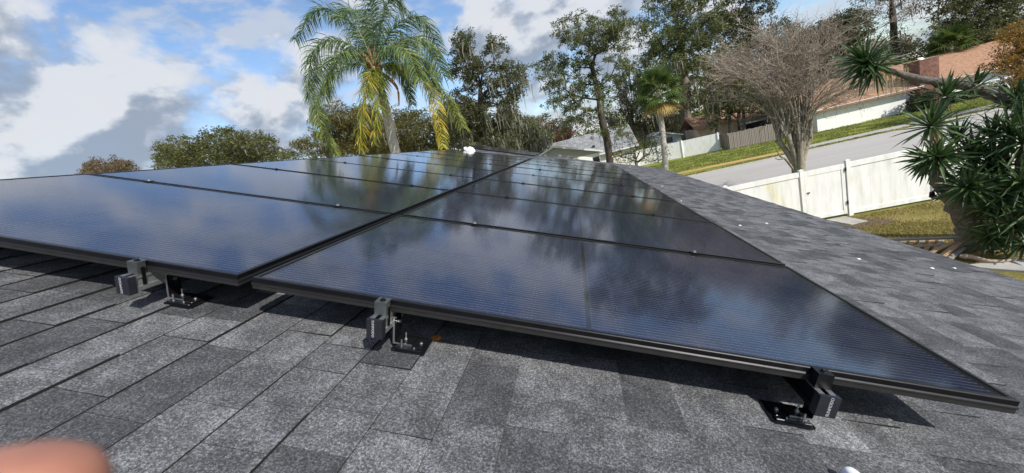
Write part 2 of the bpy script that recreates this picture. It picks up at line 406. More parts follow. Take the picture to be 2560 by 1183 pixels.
wl.build('wall', M['stucco'], house, Matrix.Identity(4))

# shingles: every tab a slightly tilted slab, courses run along B
rng = random.Random(11)
EXPO = .1430
camA = MRn.T @ (C - np.array([0, 0, RZ]))
tabs = []
ncourse = int((EAVE - RIDGE) / EXPO) + 1
for c in range(ncourse):
    a1 = EAVE + .02 - c * EXPO           # butt edge of the course
    if a1 - EXPO < RIDGE: break
    b = B0 - rng.random() * .3
    wander = rng.uniform(-.002, .002)
    while b < B1:
        w = rng.choice((.09, .12, .15, .18, .21, .24, .28))
        e = min(b + w, B1)
        if e - b > .02:
            t = rng.random()
            tone = 0 if t < .30 else 1 if t < .64 else 2 if t < .945 else 3
            if a1 > 2.2 and tone == 3: tone = 2
            tabs.append((a1 + wander, b, e, tone, rng.choice((.0028, .0045, .0075))))
        b = e
def in_view(a, b):
    p = np.array(rp(a, b, RN)) - C; q = R @ p
    if q[2] < .05: return False
    x = 1280 + FPX * q[0] / q[2]; y = 591.5 + FPX * q[1] / q[2]
    return -60 < x < 2620 and y < 1240
def visible(a, b):
    if a > 2.06: return in_view(a, b)
    return b < .10 and in_view(a, b)
def score(t):
    a, b0, b1 = t[0], t[1], t[2]; ac, bc = a - EXPO / 2, (b0 + b1) / 2
    if not visible(ac, bc): return 1e9 + bc
    d = np.linalg.norm(np.array([ac, bc, RN]) - camA)
    return d / math.sqrt(b1 - b0) * (1.0 if bc > .25 else 1.0)
order = sorted(range(len(tabs)), key=lambda i: score(tabs[i]))
single = set(i for i in order[:298] if score(tabs[i]) < 1e8)
def tab_geo(w, h, lift=0.0):
    # local: A from -EXPO-.03 to 0 (butt), B from 0 to w
    g = .0006
    L0 = -EXPO - .03
    V = [(L0, g, -.001), (L0, w - g, -.001), (0, w - g, h), (0, g, h), (L0, g, -.008), (L0, w - g, -.008), (0, w - g, -.004), (0, g, -.004)]
    F = [(0, 3, 2, 1), (4, 5, 6, 7), (3, 7, 6, 2), (0, 4, 7, 3), (1, 2, 6, 5), (0, 1, 5, 4)]
    return V, F
cache = {}
RMAT = roof_mat(0, 0, RN)
MW[deck.name] = Matrix.Identity(4)
stV, stF, stM = [], [], []
for i, (a, b0, b1, tone, h) in enumerate(tabs):
    w = b1 - b0
    if i in single:
        key = (round(w, 3), tone, h)
        if key not in cache:
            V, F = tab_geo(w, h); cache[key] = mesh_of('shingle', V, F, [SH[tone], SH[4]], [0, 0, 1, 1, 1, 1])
        obj('shingle', cache[key], deck, roof_mat(a, b0, RN))
    else:
        V, F = tab_geo(w, h); n = len(stV)
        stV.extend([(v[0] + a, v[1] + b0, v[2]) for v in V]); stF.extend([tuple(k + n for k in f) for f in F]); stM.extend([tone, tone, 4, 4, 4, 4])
st = obj('shingles', mesh_of('shingles', np.array(stV), np.array(stF), SH, stM), deck, RMAT); tag(st, kind='stuff')
# ridge cap shingles hidden behind the array still exist
rc = MB()
for k in range(int((B1 - B0) / .14)):
    b = B0 + k * .14
    rc.prism([(rx.x - .14, rx.z - .14 * math.tan(PITCH) + .006), (rx.x, rx.z + .005), (rx.x + .14, rx.z - .14 * math.tan(PITCH) + .006), (rx.x, rx.z + .017)], 1, b, b + .137)
tag(rc.build('ridge_cap', M['sh_mid'], deck, Matrix.Identity(4)), kind='stuff')

# ------------------------------------------------------------------ solar array
PL, PW, PITCHB, GAP = 1.9895, 1.020, 1.040, .0422
FH = .035
def ring(prof, L, W):
    V = []; F = []
    n = len(prof)
    for (o, z) in prof:
        x = L / 2 + o; y = W / 2 + o
        V += [(-x, -y, z), (x, -y, z), (x, y, z), (-x, y, z)]
    for i in range(n):
        j = (i + 1) % n
        for k in range(4):
            k2 = (k + 1) % 4
            F.append((i * 4 + k, i * 4 + k2, j * 4 + k2, j * 4 + k))
    return V, F
fprof = [(-.012, .0), (-.0015, .0), (0, -.0015), (0, -.0145), (.0024, -.0175), (.0024, -.0215), (.0005, -.0235), (.0005, -FH), (-.030, -FH), (-.030, -FH + .002), (-.002, -FH + .002), (-.002, -.008), (-.012, -.008)]
V, F = ring(fprof, PL - .005, PW - .005)
def frame_mesh():
    me = mesh_of('frame', V, F, [M['black_alu'], M['black_alu_side']])
    for p in me.polygons:
        r = p.index // 4
        p.material_index = 1 if 4 <= r <= 6 else 0
    bm = bmesh.new(); bm.from_mesh(me); bmesh.ops.recalc_face_normals(bm, faces=bm.faces); bm.to_mesh(me); bm.free(); return me
FRAME = frame_mesh()
gx, gy = PL / 2 - .0145, PW / 2 - .0145
GLASS = mesh_of('glass', [(-gx, -gy, -.0022), (gx, -gy, -.0022), (gx, gy, -.0022), (-gx, gy, -.0022)], [(0, 1, 2, 3)], M['glass'])
SHEET = mesh_of('cell_sheet', [(-gx, -gy, -.0070), (gx, -gy, -.0070), (gx, gy, -.0070), (-gx, gy, -.0070)], [(0, 1, 2, 3)], M['sheet'])
BACK = mesh_of('backsheet', [(-gx, -gy, -.0075), (gx, -gy, -.0075), (gx, gy, -.0075), (-gx, gy, -.0075)], [(0, 1, 2, 3)], M['backsheet'])
cw, ch, cc_ = .0788 / 2, .1605 / 2, .008
CELL = mesh_of('cell', [(-cw + cc_ * .4, -ch, 0), (cw - cc_ * .4, -ch, 0), (cw, -ch + cc_, 0), (cw, ch - cc_, 0), (cw - cc_ * .4, ch, 0), (-cw + cc_ * .4, ch, 0), (-cw, ch - cc_, 0), (-cw, -ch + cc_, 0)],
               [(0, 1, 2, 3, 4, 5, 6, 7)], M['cell'])
ORD = ['nearest', 'second', 'third', 'fourth', 'fifth', 'sixth', 'seventh', 'eighth', 'ninth']
def panel(mat, label, cells, group='solar panels on the roof'):
    t = thing('solar_panel', label, 'solar panel', mat, group=group)
    obj('frame', FRAME, t, mat)
    obj('glass', GLASS, t, mat)
    if cells:
        bk = obj('backsheet', BACK, t, mat)
        for i in range(24):
            x = (i - 11.5) * .0803 + (-.006 if i < 12 else .006)
            for j in range(6):
                y = (j - 2.5) * .1632
                obj('cell', CELL, t, mat @ Matrix.Translation((x, y, -.0066)))
    else:
        obj('cell_sheet', SHEET, t, mat)
    return t
prng = random.Random(3)
for r in range(9):
    for side in (0, 1):
        if side == 0 and r >= 8: continue
        a = -PL / 2 if side == 0 else GAP + PL / 2
        m = roof_mat(a + prng.uniform(-.002, .002), PW / 2 + .000 + r * PITCHB, prng.uniform(-.001, .001))
        m = m @ Matrix.Rotation(rad(prng.uniform(-.12, .12)), 4, 'X') @ Matrix.Rotation(rad(prng.uniform(-.06, .06)), 4, 'Y')
        where = 'left column' if side == 0 else 'right column'
        lab = ('black framed solar panel at the near end of the %s' % where) if r == 0 else \
              ('black framed solar panel at the far end of the %s' % where) if (side == 1 and r == 8) or (side == 0 and r == 7) else \
              '%s black framed solar panel from the near end of the %s' % (ORD[r], where)
        panel(m, lab, (side == 1 and r <= 1) or (side == 0 and r == 0))
# raised panels past the end of the left column
for k in range(2):
    m = roof_mat(-PL / 2 + .0, 8.98 + PW / 2 + k * PITCHB, .055) @ Matrix.Rotation(rad(.9), 4, 'Y')
    panel(m, ('raised solar panel beyond the left column, beside the white roof vent' if k == 0 else 'farthest raised solar panel beyond the left column'), False)

# rails with caps, clamps and feet
RW, RT, RB = .039, -FH - .0005, -FH - .051
TXT = {}
def text_mesh(s, size):
    cu = bpy.data.curves.new('lettering', 'FONT'); cu.body = s; cu.size = size; cu.align_x = 'CENTER'; cu.align_y = 'CENTER'; cu.extrude = .0003; cu.resolution_u = 3
    o = bpy.data.objects.new('tmp_text', cu); col.objects.link(o)
    dg = bpy.context.evaluated_depsgraph_get(); me = bpy.data.meshes.new_from_object(o.evaluated_get(dg)); me.name = 'lettering'
    bpy.data.objects.remove(o); me.materials.clear(); me.materials.append(M['ink']); return me
LETTER = text_mesh('SUNMODO', .0100)
def rail(a, length, label, black, flip, rows):
    base = roof_mat(a, 0, 0)
    t = thing('mounting_rail', label, 'rail', base, group='mounting rails under the panels')
    body = M['black_alu'] if black else M['alu_dull']
    m = MB(); h = RT - RB
    y0, y1 = -.052, length
    # hollow strut: floor, two webs with flanges, two top lips leaving a slot
    m.box(-RW / 2, RW / 2, y0, y1, RB, RB + .006)
    for s in (-1, 1):
        x0, x1 = sorted((s * RW / 2, s * (RW / 2 - .003)))
        m.box(*sorted((s * (RW / 2 - .003), s * (RW / 2 - .006))), y0, y1, RB + .006, RT - .010)
        m.box(*sorted((s * (RW / 2), s * (RW / 2 - .006))), y0, y1, RB + .0061, RB + .014)
        m.box(*sorted((s * RW / 2, s * (RW / 2 - .006))), y0, y1, RT - .010, RT - .0025)
        m.box(*sorted((s * RW / 2, s * .006)), y0, y1, RT - .0025, RT - .0005, 1)
    m.build('strut', [body, M['alu']], t, base)
    cap = MB().box(-.0225, .0225, -.0625, -.0525, RB - .003, RT + .001)
    cap.box(-.0225, -.0205, -.0525, -.040, RB - .003, RT + .001); cap.box(.0205, .0225, -.0525, -.040, RB - .003, RT + .001)
    cap.box(-.0205, .0205, -.0525, -.042, RB - .003, RB - .0008)
    cp = cap.build('end_cap', M['plastic'], t, base)
    tm = base @ Matrix.Translation((0.004 * (1 if black else -1), -.0628, (RT + RB) / 2)) @ Matrix.Rotation(rad(90), 4, 'X') @ Matrix.Rotation(rad(-90 if flip else 90), 4, 'Z')
    obj('lettering', LETTER, cp, tm)
    # end clamp: block against the frame with a lip and bolt
    ec = MB(); ec.box(-.0175, .0175, -.0285, -.026, RT, .003); ec.box(-.0175, .0175, -.026, .0055, .0008, .003); ec.box(-.0175, -.015, -.026, -.004, RT, .0008); ec.box(.015, .0175, -.026, -.004, RT, .0008)
    k = ec.build('end_clamp', M['clamp'] if not black else M['black_alu'], t, base)
    bo = MB().cyl((0, -.013, .003), (0, -.013, .0042), .009, n=20); bo.cyl((0, -.013, .0042), (0, -.013, .009), .0058, n=6); bo.build('bolt', M['black_alu'], k, base, bevel=.0004)
    if not black:
        MB().box(.0182, .021, -.020, -.010, RB + .016, -.014).build('t_bolt', M['black_alu'], k, base)
    # mid clamps on every seam
    for r in range(1, rows):
        b = r * PITCHB - .010
        mc = MB(); mc.box(-.018, .018, b - .016, b + .016, .0012, .0042); mc.box(-.014, .014, b - .006, b + .006, RT, .0012)
        q = mc.build('mid_clamp', M['black_alu'], t, base)
        MB().cyl((0, b, .0042), (0, b, .0054), .0095, n=16).cyl((0, b, .0054), (0, b, .011), .0065, n=6).build('bolt', M['black_alu'] if r != 1 else M['alu_dull'], q, base)
    return t
rail(-.330, 8.36, 'aluminium rail with end cap under the left column, beside the gap', False, False, 8)
rail(-1.555, 8.36, 'aluminium rail under the outer side of the left column', False, False, 8)
rail(.465, 9.40, 'aluminium rail with end cap under the right column, in the middle of the picture', False, True, 9)
rail(1.597, 9.40, 'black rail with end cap under the right column, on the lower right', True, False, 9)

def foot(a, side, b, label):
    base = roof_mat(a + side * .0, b, RN)
    t = thing('roof_mount', label, 'bracket', base, group='roof mounts of the rails')
    s = side
    def X(u0, u1): return sorted((s * u0, s * u1))
    fl = MB(); fl.prism([(s * .026, .004), (s * .116, .004), (s * .122, .012), (s * .118, .095), (s * .026, .095), (s * .020, .012)][::s], 2, .0072, .0088)
    fl.build('flashing', M['flash'], t, base)
    bs = MB().box(*X(.030, .114), .010, .024, .0088, .016); bs.box(*X(.034, .110), .024, .075, .0088, .017); bk = bs.build('base_block', M['flash'], t, base, bevel=.001)
    z0 = .0175; top = RB - RN + .026
    lb = [(.0190, z0), (.074, z0), (.074, z0 - .006), (.0775, z0 - .006), (.0775, z0 + .005), (.0255, z0 + .005), (.0245, z0 + .010), (.0240, top), (.029, top), (.029, top + .0035), (.0190, top + .0035)]
    lbp = [(s * u, z) for u, z in lb][::s]
    L = MB().prism(lbp, 1, .0265, .070); L.build('l_bracket', M['flash'], t, base)
    MB().prism(lbp, 1, .0252, .0263).build('cut_face', M['alu'], t, base)
    for (u, v, z, r_) in ((.050, .048, .0226, .0055), (.098, .048, .017, .005), (.050, .017, .016, .0028), (.088, .017, .016, .0028)):
        b_ = MB().cyl((s * u, v, z), (s * u, v, z + .003), r_, n=14).cyl((s * u, v, z + .003), (s * u, v, z + .006), r_ * .7, n=6)
        if u == .050: b_.cyl((s * u, v, z + .006), (s * u, v, z + .024), .0026, n=8)
        b_.build('bolt', M['alu'], t, base)
    MB().cyl((s * .0242, .048, top - .02), (s * .033, .048, top - .02), .005, n=6).build('bolt', M['alu'], t, base)
foot(.465, 1, -.012, 'black roof mount with bright L bracket in the middle, beside a brown leaf')
foot(-.330, 1, .020, 'black roof mount with bright L bracket under the left panel')
foot(1.640, -1, -.030, 'black roof mount under the rail on the lower right')

# leaf by the middle mount, white vent, white scraps
M['dryleaf'] = simple('dry_leaf', (.42, .16, .03), .6, 0, .3, 60)
lf = MB(); n = 14
q = pix_roof(1090, 851, RN)
pts = [(0, 0, .010)] + [(.015 * math.cos(2 * math.pi * i / n) * (1 + .1 * math.sin(3 * i)), .017 * math.sin(2 * math.pi * i / n), .0065 + .004 * abs(math.sin(i * 1.3))) for i in range(n)]
lf.add(pts, [(0, 1 + i, 1 + (i + 1) % n) for i in range(n)])
tag(lf.build('dry_leaf', M['dryleaf'], None, roof_mat(q[0], q[1], RN)), 'small round orange brown leaf on the shingles beside the middle roof mount', 'leaf')
q = pix_roof(1166, 380, 0.0)
vm = Matrix.Translation(rp(q[0] - .05, 8.62, RN)) @ Matrix.Diagonal((.8, .8, .85, 1))
vent = thing('roof_vent', 'white domed plastic vent on the roof past the left column of panels', 'vent', vm)
vd = MB()
segs, rings_ = 18, 6
V = []; F = []
for i in range(rings_ + 1):
    ph = math.pi / 2 * i / rings_
    for k in range(segs):
        th = 2 * math.pi * k / segs
        V.append((.165 * math.cos(ph) * math.cos(th), .165 * math.cos(ph) * math.sin(th), .16 + .15 * math.sin(ph)))
for i in range(rings_):
    for k in range(segs):
        F.append((i * segs + k, i * segs + (k + 1) % segs, (i + 1) * segs + (k + 1) % segs, (i + 1) * segs + k))
vd.add(V, F); vd.build('dome', M['white_dome'], vent, vm, smooth=True)
MB().cyl((0, 0, -.06), (0, 0, .16), .15, .165, n=20).build('collar', M['white_dome'], vent, vm)
MB().box(-.165, -.08, -.03, .03, .25, .335).build('hood', M['white_dome'], vent, vm, bevel=.008)
for k in range(2):
    a = rad(25 + 50 * k); mb = MB()
    arc = [(math.cos(u) * .168, math.sin(u) * .153 + .16) for u in np.linspace(.1, 1.45, 8)]
    for (u0, z0), (u1, z1) in zip(arc[:-1], arc[1:]):
        mb.cyl((u0 * math.cos(a), -u0 * math.sin(a), z0), (u1 * math.cos(a), -u1 * math.sin(a), z1), .006, n=6)
    mb.build('rib', M['white_dome'], vent, vm)

srng = random.Random(8)
CHIP = ['seventh', 'sixth', 'fifth', 'fourth', 'third', 'second', 'first', 'eighth']
for k, (px, py) in enumerate(((1655, 466), (1703, 503), (1850, 564), (1917, 559), (2147, 648), (2330, 671), (2386, 671), (1575, 418))):
    q = pix_roof(px, py, RN + .006)
    pts = []; rr = .010 + .006 * srng.random(); sc = 1 + .08 * max(0, q[1])
    nn = 7
    base = [(rr * sc * math.cos(2 * math.pi * i / nn) * srng.uniform(.6, 1.1), rr * sc * math.sin(2 * math.pi * i / nn) * srng.uniform(.5, 1), 0) for i in range(nn)]
    mb = MB(); mb.add(base + [(x * .5, y * .5, .006) for x, y, z in base], [tuple(range(nn, 2 * nn))] + [(i, (i + 1) % nn, nn + (i + 1) % nn, nn + i) for i in range(nn)])
    tag(mb.build('paint_chip', M['white_dome'], None, roof_mat(q[0], q[1], RN + .0065)), 'white chip of debris on the shingles right of the panels, %s from the near end' % CHIP[k], 'debris', 'white chips scattered on the roof')
# white object entering at the lower edge
q = pix_roof(2104, 1196, RN)
wm = roof_mat(q[0], q[1], RN + .006)
mb = MB(); nn = 20; out = []
for i in range(nn):
    t_ = 2 * math.pi * i / nn; x = .014 * math.copysign(abs(math.cos(t_)) ** .6, math.cos(t_)); y = .05 * math.copysign(abs(math.sin(t_)) ** .7, math.sin(t_))
    out.append((x, y - .045))
for z, s in ((0, .9), (.006, 1.0), (.022, .96), (.028, .8)):
    pass
lev = [(0, .90), (.006, 1.0), (.022, .97), (.030, .80)]
V = [(x * s, -.045 + (y + .045) * s, z) for z, s in lev for x, y in out]
F = [(j * nn + i, j * nn + (i + 1) % nn, (j + 1) * nn + (i + 1) % nn, (j + 1) * nn + i) for j in range(3) for i in range(nn)] + [tuple(range(3 * nn, 4 * nn)), tuple(range(nn - 1, -1, -1))]
mb.add(V, F); tag(mb.build('white_plastic_piece', M['white_dome'], None, wm @ Matrix.Rotation(rad(12), 4, 'Z'), smooth=True), 'rounded white piece lying on the shingles at the bottom edge, lower right', 'debris')
# ------------------------------------------------------------------ white vinyl fence and gate
def vinyl_mat(name, stain):
    m, nt, b = new_mat(name); P = pos(nt)
    s1 = noise(nt, 1.1, 4, .6, mapping(nt, P, (1, 1, .45)), .5); s2 = noise(nt, 3.0, 5, .6, mapping(nt, P, (1.5, 1, .35), loc=(4, 2, 1)))
    c1 = ramp(nt, s1, [(.48, (.80, .80, .79)), (.62, (.79, .75, .60)), (.74, (.74, .68, .48))])
    g = ramp(nt, s2, [(.42, (1, 1, 1)), (.58, (.90, .91, .88)), (.74, (.72, .74, .69))])
    n = nt.nodes.new('ShaderNodeMix'); n.data_type = 'RGBA'; n.blend_type = 'MULTIPLY'; n.inputs[0].default_value = 1.0
    w = mixc(nt, stain, (.81, .81, .80), c1)
    nt.links.new(w, n.inputs[6]); nt.links.new(g, n.inputs[7]); nt.links.new(n.outputs[2], b.inputs['Base Color'])
    b.inputs['Roughness'].default_value = .45; return m
M['vinyl'] = vinyl_mat('vinyl_white', .15); M['vinyl_stained'] = vinyl_mat('vinyl_stained', .85)
M['vinyl_panel'] = vinyl_mat('vinyl_panel', .28)
M['hinge'] = simple('black_hinge', (.02, .02, .02), .5, .2)
FY, FTOP = 13.62, 1.83
def post(parent, x, y, h, w=.127):
    mb = MB().box(x - w / 2, x + w / 2, y - w / 2, y + w / 2, 0, h)
    p = mb.build('post', M['vinyl'], parent, Matrix.Identity(4), bevel=.004)
    c = MB().box(x - w / 2 - .008, x + w / 2 + .008, y - w / 2 - .008, y + w / 2 + .008, h, h + .02)
    c.add([(x - w / 2, y - w / 2, h + .02), (x + w / 2, y - w / 2, h + .02), (x + w / 2, y + w / 2, h + .02), (x - w / 2, y + w / 2, h + .02), (x, y, h + .05)], [(0, 1, 4), (1, 2, 4), (2, 3, 4), (3, 0, 4)])
    c.build('post_cap', M['vinyl'], p, Matrix.Identity(4))
def fence_bay(parent, x0, x1, y, mat, z0=.06):
    for nm, a, b, d in (('top_rail', FTOP - .175, FTOP - .005, .045), ('bottom_rail', z0, z0 + .14, .045)):
        MB().box(x0, x1, y - d, y + d, a, b).build(nm, M['vinyl'], parent, Matrix.Identity(4), bevel=.004)
    n = max(1, round((x1 - x0) / .285)); w = (x1 - x0) / n
    for i in range(n):
        MB().box(x0 + i * w + .0015, x0 + (i + 1) * w - .0015, y - .019, y + .019, z0 + .1402, FTOP - .1752).build('board', mat, parent, Matrix.Identity(4))
fence = thing('vinyl_fence', 'white vinyl privacy fence with yellow stains, left of the gate', 'fence', loc=(5.8, FY, 0))
for x in (1.0, 3.4, 5.8, 8.20): post(fence, x, FY, FTOP + .03)
for x0, x1 in ((1.064, 3.336), (3.464, 5.736), (5.864, 8.136)): fence_bay(fence, x0, x1, FY, M['vinyl_stained'])
fence2 = thing('vinyl_fence', 'white vinyl privacy fence right of the gate, passing behind the yucca', 'fence', loc=(10.8, FY, 0))
for x in (9.58, 11.98, 14.38, 16.78): post(fence2, x, FY, FTOP + .05)
for x0, x1 in ((9.644, 11.916), (12.044, 14.316), (14.444, 16.716)): fence_bay(fence2, x0, x1, FY, M['vinyl_panel'])
gate = thing('gate', 'white vinyl gate with grey mildew between two fence posts', 'gate', loc=(8.9, FY, 0))
gx0, gx1 = 8.285, 9.495
for x0, x1 in ((gx0, gx0 + .115), (gx1 - .115, gx1)): MB().box(x0, x1, FY - .03, FY + .03, .09, FTOP - .02).build('stile', M['vinyl'], gate, Matrix.Identity(4), bevel=.003)
MB().box(gx0 + .1151, gx1 - .1151, FY - .028, FY + .028, FTOP - .20, FTOP - .022).build('top_rail', M['vinyl_panel'], gate, Matrix.Identity(4), bevel=.003)
MB().box(gx0 + .1151, gx1 - .1151, FY - .028, FY + .028, .09, .22).build('bottom_rail', M['vinyl_panel'], gate, Matrix.Identity(4), bevel=.003)
n = 4; w = (gx1 - gx0 - .23) / n
for i in range(n):
    MB().box(gx0 + .115 + i * w + .001, gx0 + .115 + (i + 1) * w - .001, FY - .014, FY + .014, .2202, FTOP - .2002).build('board', M['vinyl_panel'], gate, Matrix.Identity(4))
for z in (.42, 1.55): MB().box(gx1 - .01, gx1 + .02, FY - .075, FY - .034, z, z + .12).build('hinge', M['hinge'], gate, Matrix.Identity(4))
lt = MB().box(gx0 + .03, gx0 + .12, FY - .045, FY - .032, 1.05, 1.08); lt.cyl((gx0 + .10, FY - .08, 1.07), (gx0 + .02, FY - .08, 1.0), .008, n=6); lt.cyl((gx0 + .10, FY - .08, 1.07), (gx0 + .10, FY - .04, 1.07), .008, n=6); lt.build('latch', M['hinge'], gate, Matrix.Identity(4))

# paving slab by the gate, slab at the yucca, pallet and branch
mb = MB().prism([(8.78, 13.5), (8.95, 12.55), (9.45, 12.6), (9.35, 13.5)], 2, -.05, .045)
tag(mb.build('paving_slab', M['concrete'], bevel=.008), 'pale concrete slab on the ground in front of the gate', 'slab')
mb = MB().prism([(8.6, 8.55), (8.85, 8.2), (9.4, 7.6), (10.2, 8.0), (9.6, 8.35)], 2, -.05, .05)
tag(mb.build('paving_slab', M['concrete'], bevel=.008), 'pale concrete slab on the ground by the eave, right of the fallen branch', 'slab')
def wood_mat(name, lo, hi):
    m, nt, b = new_mat(name); o = objc(nt)
    f = noise(nt, 9, 6, .65, mapping(nt, pos(nt), (3, 3, 8)), .4)
    nt.links.new(ramp(nt, f, [(.3, lo), (.7, hi)]), b.inputs['Base Color']); b.inputs['Roughness'].default_value = .85; bump(nt, b, f, .3, .01); return m
M['wood_new'] = wood_mat('pale_lumber', (.30, .17, .09), (.48, .31, .18))
M['wood_old'] = wood_mat('grey_lumber', (.20, .18, .15), (.34, .31, .27))
M['wood_fence'] = wood_mat('weathered_fence', (.17, .145, .125), (.30, .265, .235))
M['branch_pale'] = wood_mat('peeled_branch', (.28, .20, .15), (.45, .34, .27))
p0 = at_z(2150, 604, .1); p1 = at_z(2388, 598, .1); p2 = at_z(2404, 612, .1)
pal = thing('wooden_pallet', 'broken wooden pallet of pale and grey boards lying at the foot of the yucca', 'pallet', loc=(float(p1[0] + p0[0]) / 2, float(p1[1] + p0[1]) / 2, 0))
def plank(pa, pb, w, h, mat, parent, name='board'):
    pa = Vector(pa); pb = Vector(pb); d = pb - pa; l = d.length
    x = d.normalized(); z = Vector((0, 0, 1)); y = z.cross(x).normalized(); z = x.cross(y)
    m = Matrix((x, y, z)).transposed().to_4x4(); m.translation = pa
    return MB().box(0, l, -w / 2, w / 2, 0, h).build(name, mat, parent, m, bevel=.003)
plank(at_z(2160, 604, .16), at_z(2388, 597, .16), .09, .05, M['wood_old'], pal)
plank(at_z(2230, 620, .16), at_z(2380, 613, .16), .07, .04, M['wood_new'], pal)
plank(at_z(2400, 608, .19), at_z(2345, 650, .19), .12, .03, M['wood_new'], pal)
plank(at_z(2385, 606, .215), at_z(2310, 640, .215), .10, .025, M['wood_new'], pal)
plank(at_z(2408, 622, .12), at_z(2350, 668, .12), .10, .035, M['wood_old'], pal)
for k in range(6):
    t_ = k / 5
    plank(at_z(2235 + 120 * t_, 600 + 2 * (1 - t_), .03), at_z(2215 + 110 * t_, 645, .03), .09, .025, M['wood_old'] if k % 2 else M['wood_new'], pal)

# ------------------------------------------------------------------ tube and tree tools
def tube(P, rad_, sides=6):
    P = np.asarray(P, float); n = len(P); rad_ = np.asarray(rad_, float)
    T = np.gradient(P, axis=0); T /= np.linalg.norm(T, axis=1)[:, None] + 1e-9
    ref = np.array([0, 0, 1.0]) if abs(T[0][2]) < .9 else np.array([1.0, 0, 0])
    U = np.cross(T, ref); U /= np.linalg.norm(U, axis=1)[:, None] + 1e-9; W = np.cross(T, U)
    a = np.linspace(0, 2 * np.pi, sides, endpoint=False)
    V = (P[:, None, :] + (np.cos(a)[None, :, None] * U[:, None, :] + np.sin(a)[None, :, None] * W[:, None, :]) * rad_[:, None, None]).reshape(-1, 3)
    i = np.arange(n - 1)[:, None] * sides; k = np.arange(sides)[None, :]; k2 = (k + 1) % sides
    F = np.stack([i + k, i + k2, i + sides + k2, i + sides + k], -1).reshape(-1, 4)
    return V, F
def join(parts):
    Vs, Fs, n = [], [], 0
    for V, F in parts:
        Vs.append(np.asarray(V)); Fs.append(np.asarray(F) + n); n += len(V)
    return np.concatenate(Vs), np.concatenate(Fs)
def frusta(P0, P1, r0, r1, sides):
    E = len(P0); T = P1 - P0; T /= np.linalg.norm(T, axis=1)[:, None] + 1e-9
    ref = np.where(np.abs(T[:, 2:3]) < .9, np.array([[0, 0, 1.0]]), np.array([[1.0, 0, 0]]))
    U = np.cross(T, ref); U /= np.linalg.norm(U, axis=1)[:, None] + 1e-9; W = np.cross(T, U)
    a = np.linspace(0, 2 * np.pi, sides, endpoint=False)
    ringv = np.cos(a)[None, :, None] * U[:, None, :] + np.sin(a)[None, :, None] * W[:, None, :]
    V = np.concatenate([P0[:, None, :] + ringv * r0[:, None, None], P1[:, None, :] + ringv * r1[:, None, None]], 1).reshape(-1, 3)
    k = np.arange(sides); k2 = (k + 1) % sides
    F = (np.arange(E) * 2 * sides)[:, None, None] + np.stack([k, k2, sides + k2, sides + k], -1)[None]
    return V, F.reshape(-1, 4)
def grow(trunk, trunk_r, targets, rng, bow=.12, tip_r=.012, power=2.3, up=.0):
    pos_ = [np.array(p, float) for p in trunk]; par = [-1] + list(range(len(trunk) - 1))
    ln = [0.0]
    for i in range(1, len(trunk)): ln.append(ln[-1] + np.linalg.norm(pos_[i] - pos_[i - 1]))
    targets = np.asarray(targets); top = pos_[-1]
    order = np.argsort(np.linalg.norm(targets - top, axis=1)); ends = []
    lo = max(1, len(trunk) // 2)
    for ti in order:
        t = targets[ti]; A = np.array(pos_[lo:]); Lh = np.array(ln[lo:])
        d = np.linalg.norm(A - t, axis=1); cost = d + .22 * Lh + np.maximum(0, A[:, 2] - t[2]) * .35
        i = int(np.argmin(cost)) + lo; p = pos_[i]; dist = np.linalg.norm(t - p); k = max(1, min(4, int(dist / .9)))
        j = i
        for s in range(1, k + 1):
            f = s / k; q = p + (t - p) * f
            if s < k: q = q + rng.normal(0, .06 * dist, 3) + np.array([0, 0, bow * dist * math.sin(math.pi * f)])
            pos_.append(q); par.append(j); ln.append(ln[j] + np.linalg.norm(q - pos_[j])); j = len(pos_) - 1
        ends.append(j)
    Pn = np.array(pos_); par = np.array(par); w = np.zeros(len(Pn)); w[ends] = tip_r ** power
    for i in range(len(Pn) - 1, 0, -1):
        w[i] = max(w[i], (tip_r * .7) ** power); w[par[i]] += w[i]
    r = w ** (1 / power)
    sc = trunk_r / r[0]
    r = np.where(r > tip_r * 3, r * (1 + (sc - 1) * np.clip((r - tip_r * 3) / (r[0] - tip_r * 3 + 1e-9), 0, 1)), r)
    e = np.arange(1, len(Pn)); return Pn, par, r, e
def limbs_mesh(name, Pn, par, r, mat, thick=5, thin=3):
    e = np.arange(1, len(Pn)); big = r[e] > .04; parts = []
    for sel, s in ((big, thick), (~big, thin)):
        ee = e[sel]
        if len(ee): parts.append(frusta(Pn[par[ee]], Pn[ee], np.minimum(r[par[ee]], r[ee] * 1.35), r[ee], s))
    V, F = join(parts); return mesh_of(name, V, F, mat, smooth=True)
